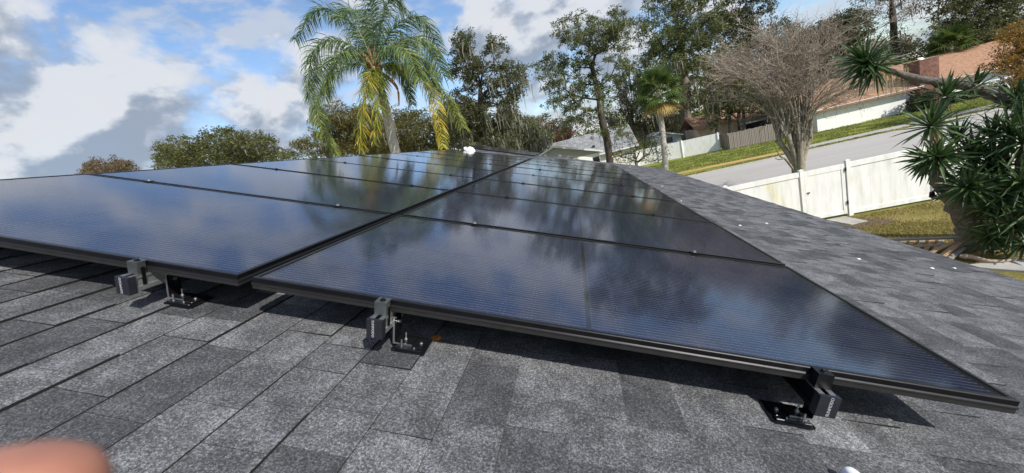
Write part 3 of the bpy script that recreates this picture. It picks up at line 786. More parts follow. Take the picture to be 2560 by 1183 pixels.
def leaves(centres, spread, n, size, rng, flat=.7, droop=.0, aspect=.42):
    # every spray of the crown is a handful of leafy tufts
    cs = np.asarray(centres); nt_ = 5
    sub = np.repeat(cs, nt_, axis=0); so = rng.normal(0, 1, sub.shape); so /= np.linalg.norm(so, axis=1)[:, None] + 1e-9
    so *= (rng.random((len(sub), 1)) ** .4) * spread * .85; so[:, 2] *= flat; sub = sub + so
    m_ = max(1, int(n * 1.35 / nt_)); c = np.repeat(sub, m_, axis=0); k = len(c); spread = spread * .42; size = size * .84
    off = rng.normal(0, 1, (k, 3)); off /= np.linalg.norm(off, axis=1)[:, None] + 1e-9
    off *= (rng.random((k, 1)) ** .5) * spread; off[:, 2] *= flat
    p = c + off
    d = rng.normal(0, 1, (k, 3)); d[:, 2] = d[:, 2] * .6 - droop; d /= np.linalg.norm(d, axis=1)[:, None]
    up = rng.normal(0, .6, (k, 3)) + np.array([0, 0, 1.0]); s = np.cross(d, up); s /= np.linalg.norm(s, axis=1)[:, None] + 1e-9
    sz = size * (.6 + .8 * rng.random((k, 1)))
    V = np.stack([p, p + d * sz * .5 + s * sz * aspect * .5, p + d * sz, p + d * sz * .5 - s * sz * aspect * .5], 1).reshape(-1, 3)
    F = np.arange(4 * k).reshape(-1, 4); return V, F
def strips(starts, length, width, rng, segs=2, sway=.12):
    k = len(starts); L = length * (.4 + .9 * rng.random((k, 1))); a = rng.random((k, 1)) * 2 * np.pi
    side = np.concatenate([np.cos(a), np.sin(a), np.zeros((k, 1))], 1) * width * (.5 + rng.random((k, 1)))
    p = np.asarray(starts).copy(); rows = []
    for s in range(segs + 1):
        f = s / segs; wv = side * (1 - f * .8); rows.append(p - wv); rows.append(p + wv)
        p = p + np.concatenate([rng.normal(0, sway, (k, 2)) * L / segs, -L / segs], 1)
    V = np.stack(rows, 1).reshape(-1, 3); n = 2 * (segs + 1)
    F = np.concatenate([np.arange(k)[:, None] * n + np.array([[2 * s, 2 * s + 1, 2 * s + 3, 2 * s + 2]]) for s in range(segs)]); return V, F
def crown_targets(ells, Y, depth, n, rng, shell=.55):
    w = np.array([e[2] * e[3] * (e[4] if len(e) > 4 else 1) for e in ells], float); w /= w.sum(); out = []
    for _ in range(n):
        e = ells[rng.choice(len(ells), p=w)]
        while True:
            q = rng.uniform(-1, 1, 3)
            if shell ** 2 * rng.random() < (q ** 2).sum() < 1: break
        out.append(at_y(e[0] + q[0] * e[2], e[1] + q[1] * e[3], Y + q[2] * depth))
    out = np.array(out); out[:, 2] = np.maximum(out[:, 2], .3); return out
M['bark'] = simple('grey_bark', (.16, .135, .11), .95, 0, .4, 9, .6)
M['bark_dark'] = simple('dark_bark', (.055, .046, .038), .95, 0, .4, 9, .6)
M['bark_pale'] = simple('pale_bark', (.40, .36, .31), .9, 0, .3, 9, .4)
M['oak_leaf'] = leaf_mat('oak_leaf', [(0.052, 0.072, 0.026), (0.091, 0.117, 0.042), (0.137, 0.163, 0.058), (0.195, 0.208, 0.091)])
M['oak_dark'] = leaf_mat('oak_leaf_dark', [(0.043, 0.057, 0.024), (0.074, 0.089, 0.035), (0.115, 0.124, 0.054), (0.162, 0.155, 0.081)])
M['oak_olive'] = leaf_mat('olive_leaf', [(0.062, 0.069, 0.02), (0.106, 0.106, 0.031), (0.15, 0.138, 0.044), (0.2, 0.163, 0.062)])
M['green_soft'] = leaf_mat('soft_green_leaf', [(.06, .072, .022), (.095, .108, .034), (.135, .142, .048), (.18, .17, .07)])
M['brown_leaf'] = leaf_mat('brown_leaf', [(.09, .065, .035), (.14, .10, .055), (.19, .14, .08), (.23, .18, .11)])
M['red_bud'] = leaf_mat('reddish_twigs', [(.18, .07, .05), (.27, .11, .08), (.32, .16, .12)])
M['orange_leaf'] = leaf_mat('orange_leaf', [(.10, .09, .02), (.22, .13, .02), (.33, .17, .025), (.16, .12, .04)])
M['citrus_leaf'] = leaf_mat('citrus_leaf', [(.02, .035, .012), (.035, .06, .015), (.06, .10, .02), (.11, .16, .025)], .35)
M['moss'] = leaf_mat('hanging_moss', [(.16, .15, .11), (.22, .21, .16), (.29, .27, .22)], .9, .3)
def tree(name, label, cat, root, trunk_px, Y, trunk_r, ells, depth, n, per, size, leafm, barkm='bark', spread=.55, moss=0, moss_len=1.0, seed=1, bow=.12, group=None, tip=.012, droop=.1, flat=.7, shell=.55):
    rng_ = np.random.default_rng(seed)
    root = np.array(root, float)
    t = thing(name, label, cat, loc=tuple(root), group=group)
    tr = [root + np.array([0, 0, -.1])] + [at_y(x, y, Y) for x, y in trunk_px]
    # subdivide trunk with a little wander
    pts = [tr[0]]
    for a, b in zip(tr[:-1], tr[1:]):
        k = max(2, int(np.linalg.norm(b - a) / .8))
        for s in range(1, k + 1): pts.append(a + (b - a) * s / k + (rng_.normal(0, .05, 3) if s < k else 0))
    tg = crown_targets(ells, Y, depth, n, rng_, shell)
    Pn, par, r, e = grow(pts, trunk_r, tg, rng_, bow, tip)
    loc = Matrix.Identity(4)
    tk = obj('trunk', limbs_mesh('trunk', Pn, par, r, M[barkm]), t, loc)
    if per:
        V, F = leaves(tg, spread, per, size, rng_, flat, droop)
        obj('crown', mesh_of('crown', V, F, M[leafm]), t, loc)
    if moss:
        tips = Pn[rng_.integers(len(Pn) // 3, len(Pn), moss)] + rng_.normal(0, .15, (moss, 3))
        V, F = strips(tips, moss_len, .05 * size / .2, rng_)
        tag(obj('hanging_moss', mesh_of('hanging_moss', V, F, M['moss']), t, loc), kind='stuff')
    return t
# ------------------------------------------------------------------ houses across the street
M['white_wall'] = simple('white_wall', (.80, .80, .78), .85, 0, .04, 2)
M['grey_wall'] = simple('grey_siding', (.36, .36, .37), .8, 0, .06, 3)
M['pale_wall'] = simple('pale_wall', (.62, .61, .58), .85, 0, .06, 3)
M['pink_wall'] = simple('pink_stucco', (.62, .47, .38), .9, 0, .06, 3)
M['brown_roof'] = simple('brown_shingle', (.36, .205, .125), .95, 0, .30, 5, .5)
M['grey_roof'] = simple('grey_shingle_roof', (.24, .25, .26), .95, 0, .45, 1.6, .3)
M['trim_red'] = simple('red_brown_trim', (.33, .15, .10), .7)
M['brick'] = simple('brick', (.21, .10, .075), .9, 0, .45, 3.5)
M['mortar'] = simple('mortar', (.20, .15, .13), .95)
M['dark_in'] = simple('dark_window_and_shade', (.02, .022, .025), .15)
I4 = Matrix.Identity(4)
def courses(mb, x0, x1, y0, z0, y1, z1, n, m=0, th=.03):
    # roof slope as overlapping courses between eave (y0,z0) and ridge (y1,z1)
    for i in range(n):
        f0, f1 = i / n, (i + 1) / n
        ya, yb = y0 + (y1 - y0) * f0, y0 + (y1 - y0) * f1; za, zb = z0 + (z1 - z0) * f0, z0 + (z1 - z0) * f1
        mb.prism([(ya, za), (ya, za + th * 1.6), (yb, zb + th), (yb, zb)], 0, x0, x1, m)
# brown roofed house on the right
bh = thing('house', 'white walled house with brown shingle roof and brick chimney across the street', 'house', loc=(29, 44, 0))
w = MB().box(23.15, 30.6, 40.5, 52.0, 0, 2.02); w.build('wall', M['white_wall'], bh, I4)
w = MB().box(32.3, 47.0, 41.0, 52.0, 0, 2.0); w.build('wall', M['white_wall'], bh, I4)
w = MB().box(30.6, 32.3, 43.0, 52.0, 0, 2.0); w.build('wall', M['white_wall'], bh, I4)
rf = MB(); courses(rf, 22.75, 31.2, 39.95, 1.98, 46.2, 4.35, 16); 
rf.prism([(52.4, 1.98), (46.2, 4.35), (46.2, 4.39), (52.4, 2.03)], 0, 22.75, 31.2)
br = rf.build('roof', M['brown_roof'], bh, I4)
rf = MB(); courses(rf, 31.2, 42.0, 40.4, 1.95, 46.2, 4.15, 16); rf.prism([(52.4, 1.98), (46.2, 4.15), (46.2, 4.20), (52.4, 2.03)], 0, 31.2, 42.0)
rf.add([(42.0, 40.4, 1.98), (42.0, 46.2, 4.2), (47.5, 40.4, 1.98), (47.5, 46.2, 2.6), (47.5, 52.0, 1.98)], [(0, 2, 3, 1), (1, 3, 4)])
rf.build('roof', M['brown_roof'], bh, I4)
gb = MB().prism([(40.5, 2.02), (46.2, 4.3), (52.0, 2.02)], 0, 23.16, 23.26); gb.build('gable', M['white_wall'], bh, I4)
MB().box(22.74, 31.2, 39.90, 39.945, 1.84, 1.99).build('fascia', M['trim_red'], bh, I4)
MB().box(31.2, 47.4, 40.36, 40.395, 1.80, 1.96).build('fascia', M['trim_red'], bh, I4)
MB().box(22.72, 31.2, 39.86, 39.90, 1.97, 2.03).build('gutter', M['fascia'], bh, I4)
MB().box(31.2, 47.4, 40.32, 40.36, 1.95, 2.0).build('gutter', M['fascia'], bh, I4)
# chimney: brick courses as rows of bricks
ch = MB().box(30.93, 32.37, 39.93, 41.6, 0, 4.12).build('chimney', M['mortar'], bh, I4)
MB().box(30.88, 32.42, 39.88, 41.65, 4.12, 4.20).build('chimney_cap', M['mortar'], ch, I4)
BR = mesh_of('brick', MB().box(0, .345, 0, .03, 0, .095).v, MB().box(0, .345, 0, .03, 0, .095).f, M['brick'])
BRH = mesh_of('brick', MB().box(0, .165, 0, .03, 0, .095).v, MB().box(0, .165, 0, .03, 0, .095).f, M['brick'])
nb = 0
for r_ in range(37):
    odd = r_ % 2; cut = .012 * ((r_ * 7) % 3)
    for k in range(4 if not odd else 5):
        half_ = odd and k in (0, 4)
        x = 30.935 + (k * .36 if not odd else (0 if k == 0 else .18 + (k - 1) * .36))
        obj('brick', BRH if half_ else BR, ch, Matrix.Translation((x, 39.905 - .002 * ((r_ * 5 + k * 3) % 4), .02 + r_ * .11))); nb += 1
    for k in range(3):
        obj('brick', BR, ch, Matrix.Translation((30.925, 41.55 - .35 - k * .39 - (.19 if odd and k < 2 else 0), .02 + r_ * .11)) @ Matrix.Rotation(rad(-90), 4, 'Z')); nb += 1
tag(MB().cyl((31.3, 40.4, 4.2), (31.3, 40.4, 4.27), .05, n=8).cyl((31.3, 40.25, 4.30), (31.3, 40.20, 4.38), .22, .02, n=14).build('satellite_dish', M['white_dome']), 'small white dish on top of the brick chimney', 'dish')
an = MB().cyl((28.3, 43, 3.3), (28.3, 43, 4.9), .03, n=6).cyl((26.8, 43, 4.72), (32.6, 43, 4.98), .02, n=6)
for k in range(5): an.cyl((27.2 + k * .9, 42.6, 4.74 + k * .04), (27.2 + k * .9, 43.4, 4.74 + k * .04), .012, n=5)
tag(an.build('roof_antenna', M['alu_dull']), 'thin metal aerial above the brown roof, left of the chimney', 'antenna')
# pinkish garage behind the wooden fence
pg = thing('house', 'low house with pink wall and red brown roof behind the wooden fence', 'house', loc=(20, 49, 0))
MB().box(15.0, 23.0, 48.0, 54.0, 0, 2.5).build('wall', M['pink_wall'], pg, I4)
MB().box(19.2, 22.4, 47.95, 47.998, 0.1, 1.85).build('garage_shade_panel', M['dark_in'], pg, I4)  # dark flat panel stands for the shade inside the open garage
MB().box(19.0, 23.2, 46.9, 47.94, 1.92, 2.02).build('awning', M['fascia'], pg, I4)
rf = MB(); courses(rf, 14.6, 22.7, 47.4, 2.45, 51, 3.9, 8); rf.prism([(54.6, 2.45), (51, 3.9), (51, 3.94), (54.6, 2.5)], 0, 14.6, 22.7); rf.build('roof', M['brown_roof'], pg, I4)
# grey gabled house in the middle
gh = thing('house', 'grey gabled house with mottled grey roof across the street behind the panels', 'house', loc=(0, 49, 0))
MB().box(-9.0, 7.5, 45.3, 55, 0, 2.72).build('wall', M['pale_wall'], gh, I4)
rf = MB(); courses(rf, -9.4, 7.9, 44.7, 2.55, 50.0, 4.98, 14); rf.prism([(55.6, 2.55), (50.0, 4.98), (50.0, 5.02), (55.6, 2.6)], 0, -9.4, 7.9); rf.build('roof', M['grey_roof'], gh, I4)
MB().prism([(45.3, 2.7), (50, 4.9), (54.9, 2.7)], 0, 7.40, 7.50).build('gable', M['pale_wall'], gh, I4)
MB().box(-9.4, 7.9, 44.66, 44.70, 2.44, 2.58).build('fascia', M['fascia'], gh, I4)
ax, az, hw = -1.15, 4.62, 4.9
wing = MB().prism([(ax - hw + .4, 0), (ax + hw - .4, 0), (ax + hw - .4, 3.05), (ax, az - .16), (ax - hw + .4, 3.05)], 1, 41.5, 46.5); wing.build('wing', M['grey_wall'], gh, I4)
for k in range(11):   # lap siding on the gable
    z0 = 2.9 + k * .15; half = (az - .16 - z0) / (az - .16 - 3.05) * (hw - .4) if z0 > 3.05 else hw - .4
    if half > .2: MB().prism([(ax - half, z0), (ax + half, z0), (ax + half - .02, z0 + .145), (ax - half + .02, z0 + .145)], 1, 41.475, 41.498).build('siding_board', M['grey_wall'], gh, I4)
MB().box(ax - hw + .42, ax + hw - .42, 41.46, 41.498, 0, 2.88).build('front_wall', M['white_wall'], gh, I4)
slope = (az - 3.0) / hw
for s in (-1, 1):
    q = [(ax, az), (ax + s * hw, 3.0), (ax + s * hw, 2.9), (ax, az - .11)]
    MB().prism(q if s < 0 else q[::-1], 1, 41.05, 48.0).build('roof', M['grey_roof'], gh, I4)
    q = [(ax, az + .03), (ax + s * (hw + .02), 3.02), (ax + s * (hw + .02), 2.86), (ax, az - .14)]
    MB().prism(q if s < 0 else q[::-1], 1, 41.0, 41.05).build('barge_board', M['fascia'], gh, I4)
MB().box(2.6, 3.3, 41.44, 41.458, 1.5, 2.5).build('window', M['dark_in'], gh, I4)
lm = MB().cyl((-2.2, 41.45, 3.95), (-2.2, 41.25, 3.98), .03, n=6).cyl((-2.3, 41.2, 3.98), (-2.1, 41.2, 3.82), .07, n=8).cyl((-2.0, 41.2, 4.02), (-2.25, 41.2, 3.92), .06, n=8)
lm.build('flood_light', M['white_dome'], gh, I4)
MB().box(3.0, 3.3, 46.3, 46.6, 3.1, 3.62).build('roof_pipe', M['hinge'], gh, I4)
# little outbuilding beside the far white fence
sh = thing('shed', 'small blue grey shed with white roof edge behind the far white fence', 'shed', loc=(11.6, 50, 0))
MB().prism([(10.6, 0), (13.4, 0), (13.4, 2.35), (11.2, 3.15), (10.6, 2.95)], 1, 49.5, 53).build('wall', simple('blue_grey_wall', (.30, .33, .37), .85), sh, I4)
MB().prism([(11.15, 3.28), (13.75, 2.33), (13.75, 2.23), (11.15, 3.16)][::-1], 1, 49.2, 53.2).build('roof', M['fascia'], sh, I4)
MB().prism([(11.15, 3.28), (11.15, 3.16), (10.3, 2.9), (10.3, 3.0)][::-1], 1, 49.2, 53.2).build('roof', M['grey_roof'], sh, I4)
MB().box(11.6, 12.5, 49.46, 49.498, 1.75, 2.35).build('window', M['dark_in'], sh, I4)
# far fences
ff = thing('vinyl_fence', 'plain white vinyl fence across the street behind the sabal palm', 'fence', loc=(11, 46, 0))
fx = [5.2, 7.6, 10.0, 12.4, 15.75]
def fpos(x): return 47.6 - (x - 5.2) * .335
for i, x in enumerate(fx): MB().box(x - .07, x + .07, fpos(x) - .07, fpos(x) + .07, 0, 1.9).build('post', M['vinyl'], ff, I4)
for x0, x1 in zip(fx[:-1], fx[1:]):
    n = int((x1 - x0 - .14) / .3); 
    for k in range(n):
        a = x0 + .07 + (x1 - x0 - .14) * k / n; b = x0 + .07 + (x1 - x0 - .14) * (k + 1) / n - .004
        MB().add([(a, fpos(a), .03), (b, fpos(b), .03), (b, fpos(b) + .04, .03), (a, fpos(a) + .04, .03), (a, fpos(a), 1.83), (b, fpos(b), 1.83), (b, fpos(b) + .04, 1.83), (a, fpos(a) + .04, 1.83)],
                 [(3, 2, 1, 0), (4, 5, 6, 7), (0, 1, 5, 4), (1, 2, 6, 5), (2, 3, 7, 6), (3, 0, 4, 7)]).build('board', M['vinyl'], ff, I4)
wf = thing('wooden_fence', 'weathered grey wooden picket fence across the street behind the bare tree', 'fence', loc=(20, 42.3, 0))
frng = random.Random(5)
x = 16.25
while x < 23.1:
    wd = frng.uniform(.135, .15); top = 1.62 + frng.uniform(-.03, .03); y = 42.6 - (x - 16.2) * .16 + frng.uniform(-.008, .008)
    MB().box(x, x + wd - .006, y, y + .02, .03, top).build('picket', M['wood_fence'], wf, I4); x += wd
y = 42.65
while y < 44.6:
    MB().box(16.18, 16.2, y, y + .14, .03, 1.62 + frng.uniform(-.03, .03)).build('picket', M['wood_fence'], wf, I4); y += .147
for xx in (16.2, 19.6, 23.0): MB().box(xx, xx + .1, 42.75 - (xx - 16.2) * .16, 42.85 - (xx - 16.2) * .16, 0, 1.7).build('post', M['wood_fence'], wf, I4)

# ------------------------------------------------------------------ broadleaf trees
def gx_at(px, py, Y):
    p = at_y(px, py, Y); return (float(p[0]), float(p[1]), 0.0)
def root_of(px, py, Y, dx=0):
    p = at_y(px, py, Y); return (float(p[0]) + dx, Y, 0.0)
tree('live_oak', 'large live oak with forked dark trunk in front of the grey gabled house', 'tree', root_of(1525, 400, 37), [(1518, 350), (1505, 300), (1500, 250), (1480, 170)], 37, .36,
     [(1470, 75, 95, 55), (1420, 190, 75, 75), (1375, 170, 45, 50, .6), (1525, 130, 70, 90), (1470, 250, 75, 55), (1400, 270, 45, 50, .6), (1540, 60, 40, 40, .8), (1450, 325, 55, 28, .7), (1540, 320, 40, 30, .6)], 3.2, 369, 66, .23, 'oak_leaf', 'bark_dark', .60, 260, .9, seed=2)
tree('moss_oak', 'tall thin live oak with hanging moss right of the queen palm', 'tree', root_of(1215, 420, 28), [(1215, 390), (1210, 330), (1200, 250), (1195, 180)], 28, .30,
     [(1155, 105, 26, 36, 1.4), (1165, 165, 48, 48), (1238, 120, 34, 28, 1.2), (1220, 195, 68, 52), (1285, 205, 36, 58), (1225, 280, 75, 55, 1.3), (1150, 280, 55, 60, 1.3), (1220, 345, 90, 40, 1.6)], 2.6, 620, 46, .20, 'oak_dark', 'bark_dark', .50, 520, 1.2, seed=3)
tree('broad_oak', 'tallest oak with thick trunk behind the sabal palm and far white fence', 'tree', root_of(1722, 360, 54), [(1718, 330), (1714, 250), (1708, 160), (1700, 80)], 54, .75,
     [(1650, 70, 75, 75), (1740, 60, 90, 80), (1690, 150, 70, 60), (1640, 160, 50, 60), (1760, 170, 80, 80), (1700, -60, 110, 80), (1720, 250, 45, 50, .6), (1640, 250, 45, 55, .6)], 5.5, 537, 69, .33, 'oak_leaf', 'bark', .95, 380, 1.6, seed=4)
tree('broad_oak', 'dark spreading oak behind the bare crown of the crape myrtle', 'tree', root_of(1870, 330, 58), [(1868, 300), (1865, 220), (1870, 120), (1880, 60)], 58, .6,
     [(1820, 70, 80, 60), (1900, 60, 90, 60), (1870, 150, 110, 80), (1960, 120, 70, 70), (1860, -50, 130, 80), (1830, 240, 90, 60)], 5.5, 481, 66, .36, 'oak_dark', 'bark_dark', 1.05, 200, 1.5, seed=5)
tree('broad_oak', 'dark round oak behind the brown roof, right of the crape myrtle crown', 'tree', root_of(2100, 200, 62), [(2100, 160), (2100, 110)], 62, .6,
     [(2080, 95, 60, 55), (2140, 70, 55, 45), (2110, 150, 70, 45), (2030, 130, 60, 60)], 5.5, 369, 66, .38, 'oak_dark', 'bark_dark', 1.1, 150, 1.5, seed=6)
tree('vine_tree', 'bare tree wrapped in brown vines behind the brick chimney', 'tree', root_of(2245, 180, 56), [(2240, 150), (2235, 90), (2232, 40), (2228, 0)], 56, .42,
     [(2230, 15, 70, 40), (2180, -20, 60, 50), (2280, -10, 50, 50), (2240, -70, 90, 60), (2240, 110, 40, 65, 1.5)], 4.5, 260, 22, .24, 'brown_leaf', 'bark_dark', .8, 160, 1.1, seed=7, shell=.2)
tree('broad_oak', 'dark oak in the top right corner above the brown roof', 'tree', root_of(2540, 120, 50), [(2535, 60), (2530, 0)], 50, .5,
     [(2420, 40, 75, 40), (2500, 50, 80, 60), (2460, 90, 70, 50), (2540, 100, 60, 70), (2400, -30, 80, 50), (2520, -60, 120, 80), (2360, 20, 50, 30, .6)], 4.5, 481, 66, .30, 'oak_dark', 'bark', .85, 200, 1.3, seed=8)
tree('autumn_tree', 'shrubby tree with orange leaves at the right edge', 'tree', root_of(2560, 250, 31), [(2555, 220), (2550, 160)], 31, .14,
     [(2530, 120, 45, 50), (2560, 170, 50, 50), (2500, 165, 35, 25, .7), (2560, 90, 40, 40)], 1.8, 200, 34, .17, 'orange_leaf', 'bark_dark', .5, 0, seed=9)
tree('leafy_tree', 'broad soft green tree rising over the left part of the panels', 'tree', root_of(545, 470, 29), [(545, 440), (545, 400)], 29, .35,
     [(455, 372, 62, 32), (560, 348, 70, 26), (630, 365, 66, 34), (540, 392, 140, 34, 1.2), (420, 400, 42, 24), (690, 395, 50, 16, .6)], 3.2, 460, 48, .24, 'green_soft', 'bark', .66, 60, .8, seed=10)
tree('leafy_tree', 'small brownish round tree at the far left above the panel edge', 'tree', root_of(268, 500, 36), [(268, 460), (266, 430)], 36, .25,
     [(265, 420, 62, 24), (240, 435, 40, 20), (300, 428, 40, 22)], 2.6, 190, 40, .25, 'brown_leaf', 'bark', .75, 0, seed=11)
tree('leafy_tree', 'low olive tree left of the queen palm trunk', 'tree', root_of(825, 430, 33), [(825, 400), (822, 350)], 33, .3,
     [(830, 300, 50, 45), (800, 360, 65, 30), (860, 340, 50, 50), (750, 375, 45, 18, .7), (880, 370, 80, 22, 1.2), (900, 300, 50, 40)], 3.0, 336, 60, .21, 'oak_olive', 'bark', .65, 120, .8, seed=12)
tree('leafy_tree', 'low olive tree right of the queen palm trunk', 'tree', root_of(1050, 430, 33), [(1050, 400), (1050, 360)], 33, .3,
     [(1030, 320, 55, 50), (1080, 350, 60, 35), (960, 350, 55, 40, 1.3), (1120, 310, 45, 60), (1060, 380, 90, 18, 1.5)], 3.0, 369, 60, .21, 'oak_olive', 'bark_dark', .65, 160, .8, seed=13)
tree('mossy_tree', 'pale tree hung with grey moss behind the grey house roof', 'tree', root_of(1330, 420, 66), [(1330, 385), (1325, 340)], 66, .5,
     [(1290, 350, 65, 35), (1360, 335, 55, 35), (1330, 315, 50, 25, .7), (1250, 365, 35, 22)], 5.0, 330, 30, .36, 'brown_leaf', 'bark_pale', .9, 1500, 2.6, seed=14)
tree('red_shrub', 'reddish twiggy tree beside the grey house roof', 'tree', root_of(1410, 380, 62), [(1410, 360), (1410, 345)], 62, .2,
     [(1408, 342, 16, 16), (1418, 332, 12, 14)], 1.4, 110, 24, .30, 'red_bud', 'red_bud', .8, 0, seed=15, droop=-.6)
tree('leafy_tree', 'sparse grey green tree between the live oak and the sabal palm', 'tree', root_of(1580, 330, 60), [(1580, 300), (1578, 250)], 60, .35,
     [(1580, 230, 50, 70), (1560, 300, 50, 40), (1620, 300, 50, 40), (1660, 300, 45, 35)], 4.5, 330, 34, .34, 'oak_olive', 'bark', .9, 700, 2.0, seed=16)
for k, (px, h) in enumerate(((1788, 255), (1822, 240), (1858, 235))):
    b = root_of(px, 330, 46.2 + k * .4); q = at_y(px - 3, h, 46.2 + k * .4)
    V, F = tube([b, (np.array(b) + q) / 2 + np.array([.06, 0, 0]), q, q + np.array([.1, 0, 3.0])], [.20, .18, .16, .10], 8)
    t = thing('slim_tree', '%s slim bare trunk behind the wooden fence' % ('left', 'middle', 'right')[k], 'tree', loc=b, group='slim trunks behind the wooden fence')
    obj('trunk', mesh_of('trunk', V, F, M['bark'], smooth=True), t, I4)
    rg = np.random.default_rng(60 + k); tg = crown_targets([(px, h - 70, 35, 50)], 46.4, 1.6, 60, rg)
    V, F = leaves(tg, .7, 26, .26, rg); obj('crown', mesh_of('crown', V, F, M['oak_olive']), t, I4)
tree('mossy_tree', 'brown mossy thicket tree between the moss oak and the grey house', 'tree', root_of(1300, 430, 48), [(1300, 395), (1295, 350)], 48, .3,
     [(1270, 345, 55, 38), (1330, 350, 50, 32), (1300, 310, 45, 25, .7)], 4.0, 300, 36, .30, 'oak_leaf', 'bark', .85, 700, 1.8, seed=17)
tree('leafy_tree', 'dark olive tree behind the trunk of the queen palm', 'tree', root_of(940, 430, 40), [(940, 400), (940, 350)], 40, .3,
     [(900, 320, 70, 50), (990, 320, 60, 50), (950, 370, 120, 25, 1.3)], 3.6, 360, 56, .27, 'oak_olive', 'bark_dark', .8, 200, 1.0, seed=18)
tree('broad_oak', 'tall dark oak just past the right edge, mirrored in the near panels', 'tree', root_of(2760, 60, 58), [(2755, 0), (2750, -60)], 58, .7,
     [(2660, -70, 90, 70), (2760, -110, 100, 90), (2850, -60, 90, 70), (2700, 0, 90, 40)], 6.0, 420, 46, .50, 'oak_dark', 'bark_dark', 1.4, 120, 1.3, seed=19)
tree('broad_oak', 'second dark oak farther past the right edge, mirrored in the near panel corner', 'tree', root_of(3080, -20, 54), [(3075, -100), (3070, -160)], 54, .7,
     [(2980, -150, 110, 90), (3100, -200, 130, 110), (3220, -160, 100, 90)], 6.0, 380, 46, .50, 'oak_dark', 'bark_dark', 1.4, 120, 1.3, seed=20)
tree('leafy_tree', 'dark leafy tree in front of the pink house, behind the wooden fence', 'tree', root_of(1850, 330, 45.5), [(1850, 310), (1848, 280)], 45.5, .2,
     [(1800, 265, 45, 35), (1860, 250, 60, 40), (1930, 255, 50, 35), (1780, 300, 25, 20, .7)], 1.6, 260, 34, .26, 'oak_dark', 'bark_dark', .7, 120, 1.0, seed=23, shell=.2)
# wood farther back, one mass
rg = np.random.default_rng(99); cen = []
for (px, py, rx_, ry_, Y, n) in ((1560, 330, 260, 35, 85, 240), (1900, 230, 230, 70, 90, 420), (2250, 150, 250, 50, 95, 420), (2480, 110, 150, 60, 90, 300), (1120, 370, 240, 25, 80, 220), (700, 400, 160, 20, 75, 120), (1180, 330, 90, 45, 75, 150)):
    for _ in range(n):
        q = rg.uniform(-1, 1, 2); p = at_y(px + q[0] * rx_, py + q[1] * ry_, Y + rg.uniform(-6, 6)); p[2] = max(p[2], .8); cen.append(p)
V, F = leaves(np.array(cen), 1.9, 34, .62, rg)
o = obj('far_wood', mesh_of('far_wood', V, F, M['oak_dark'])); tag(o, 'far dark mass of trees behind the houses', 'trees', kind='stuff')
# ------------------------------------------------------------------ palms
def bez(P, n):
    P = [np.array(p, float) for p in P]; out = []
    Q = [2 * P[0] - P[1]] + P + [2 * P[-1] - P[-2]]
    for i in range(1, len(Q) - 2):
        for s in range(n):
            t = s / n; p0, p1, p2, p3 = Q[i - 1], Q[i], Q[i + 1], Q[i + 2]
            out.append(.5 * ((2 * p1) + (-p0 + p2) * t + (2 * p0 - 5 * p1 + 4 * p2 - p3) * t * t + (-p0 + 3 * p1 - 3 * p2 + p3) * t ** 3))
    out.append(P[-1]); return np.array(out)
M['palm_green'] = leaf_mat('palm_green', [(.055, .10, .05), (.085, .145, .07), (.125, .19, .085), (.18, .24, .12)], .42, .3)
M['palm_lime'] = leaf_mat('palm_lime', [(.14, .18, .03), (.21, .26, .05), (.29, .32, .06), (.36, .37, .09)], .45, .35)
M['palm_yellow'] = leaf_mat('palm_yellow', [(.46, .38, .04), (.58, .46, .05), (.62, .44, .05), (.45, .42, .08)], .5, .35)
M['rachis'] = simple('frond_stalk', (.20, .20, .08), .6)
M['palm_bark'] = simple('palm_bark', (.46, .41, .36), .9, 0, .25, 10, .4)
M['boot'] = simple('palm_boots', (.30, .16, .08), .9, 0, .4, 14, .5)
PY = 15.5
qc = at_y(935, 168, PY); qb = at_y(990, 385, PY)
q0 = qb + (qb - qc) * ((qb[2]) / (qc[2] - qb[2])) * .55; q0[2] = 0; q0[1] = PY
qp = thing('queen_palm', 'tall queen palm with drooping green and yellow fronds behind the panels', 'palm', loc=tuple(q0))
path = bez([q0, qb, (qb + qc) / 2 + np.array([.05, 0, 0]), qc], 14)
rr_ = np.interp(np.linspace(0, 1, len(path)), [0, .6, .9, 1], [.24, .205, .18, .16])
ringed = rr_ * (1 + .025 * np.sin(np.arange(len(path)) * 2.1))
V, F = tube(path, ringed, 14); obj('trunk', mesh_of('trunk', V, F, M['palm_bark'], smooth=True), qp, I4)
parts = []
brng = np.random.default_rng(5)
for k in range(14):
    a = k * 2.4; z0 = -.35 + .05 * k
    p = qc + np.array([math.cos(a) * .15, math.sin(a) * .15, z0]); parts.append(tube([p, p + np.array([math.cos(a) * .10, math.sin(a) * .10, .30]), p + np.array([math.cos(a) * .26, math.sin(a) * .26, .55])], [.07, .05, .02], 6))
V, F = join(parts); obj('leaf_boots', mesh_of('leaf_boots', V, F, M['boot'], smooth=True), qp, I4)
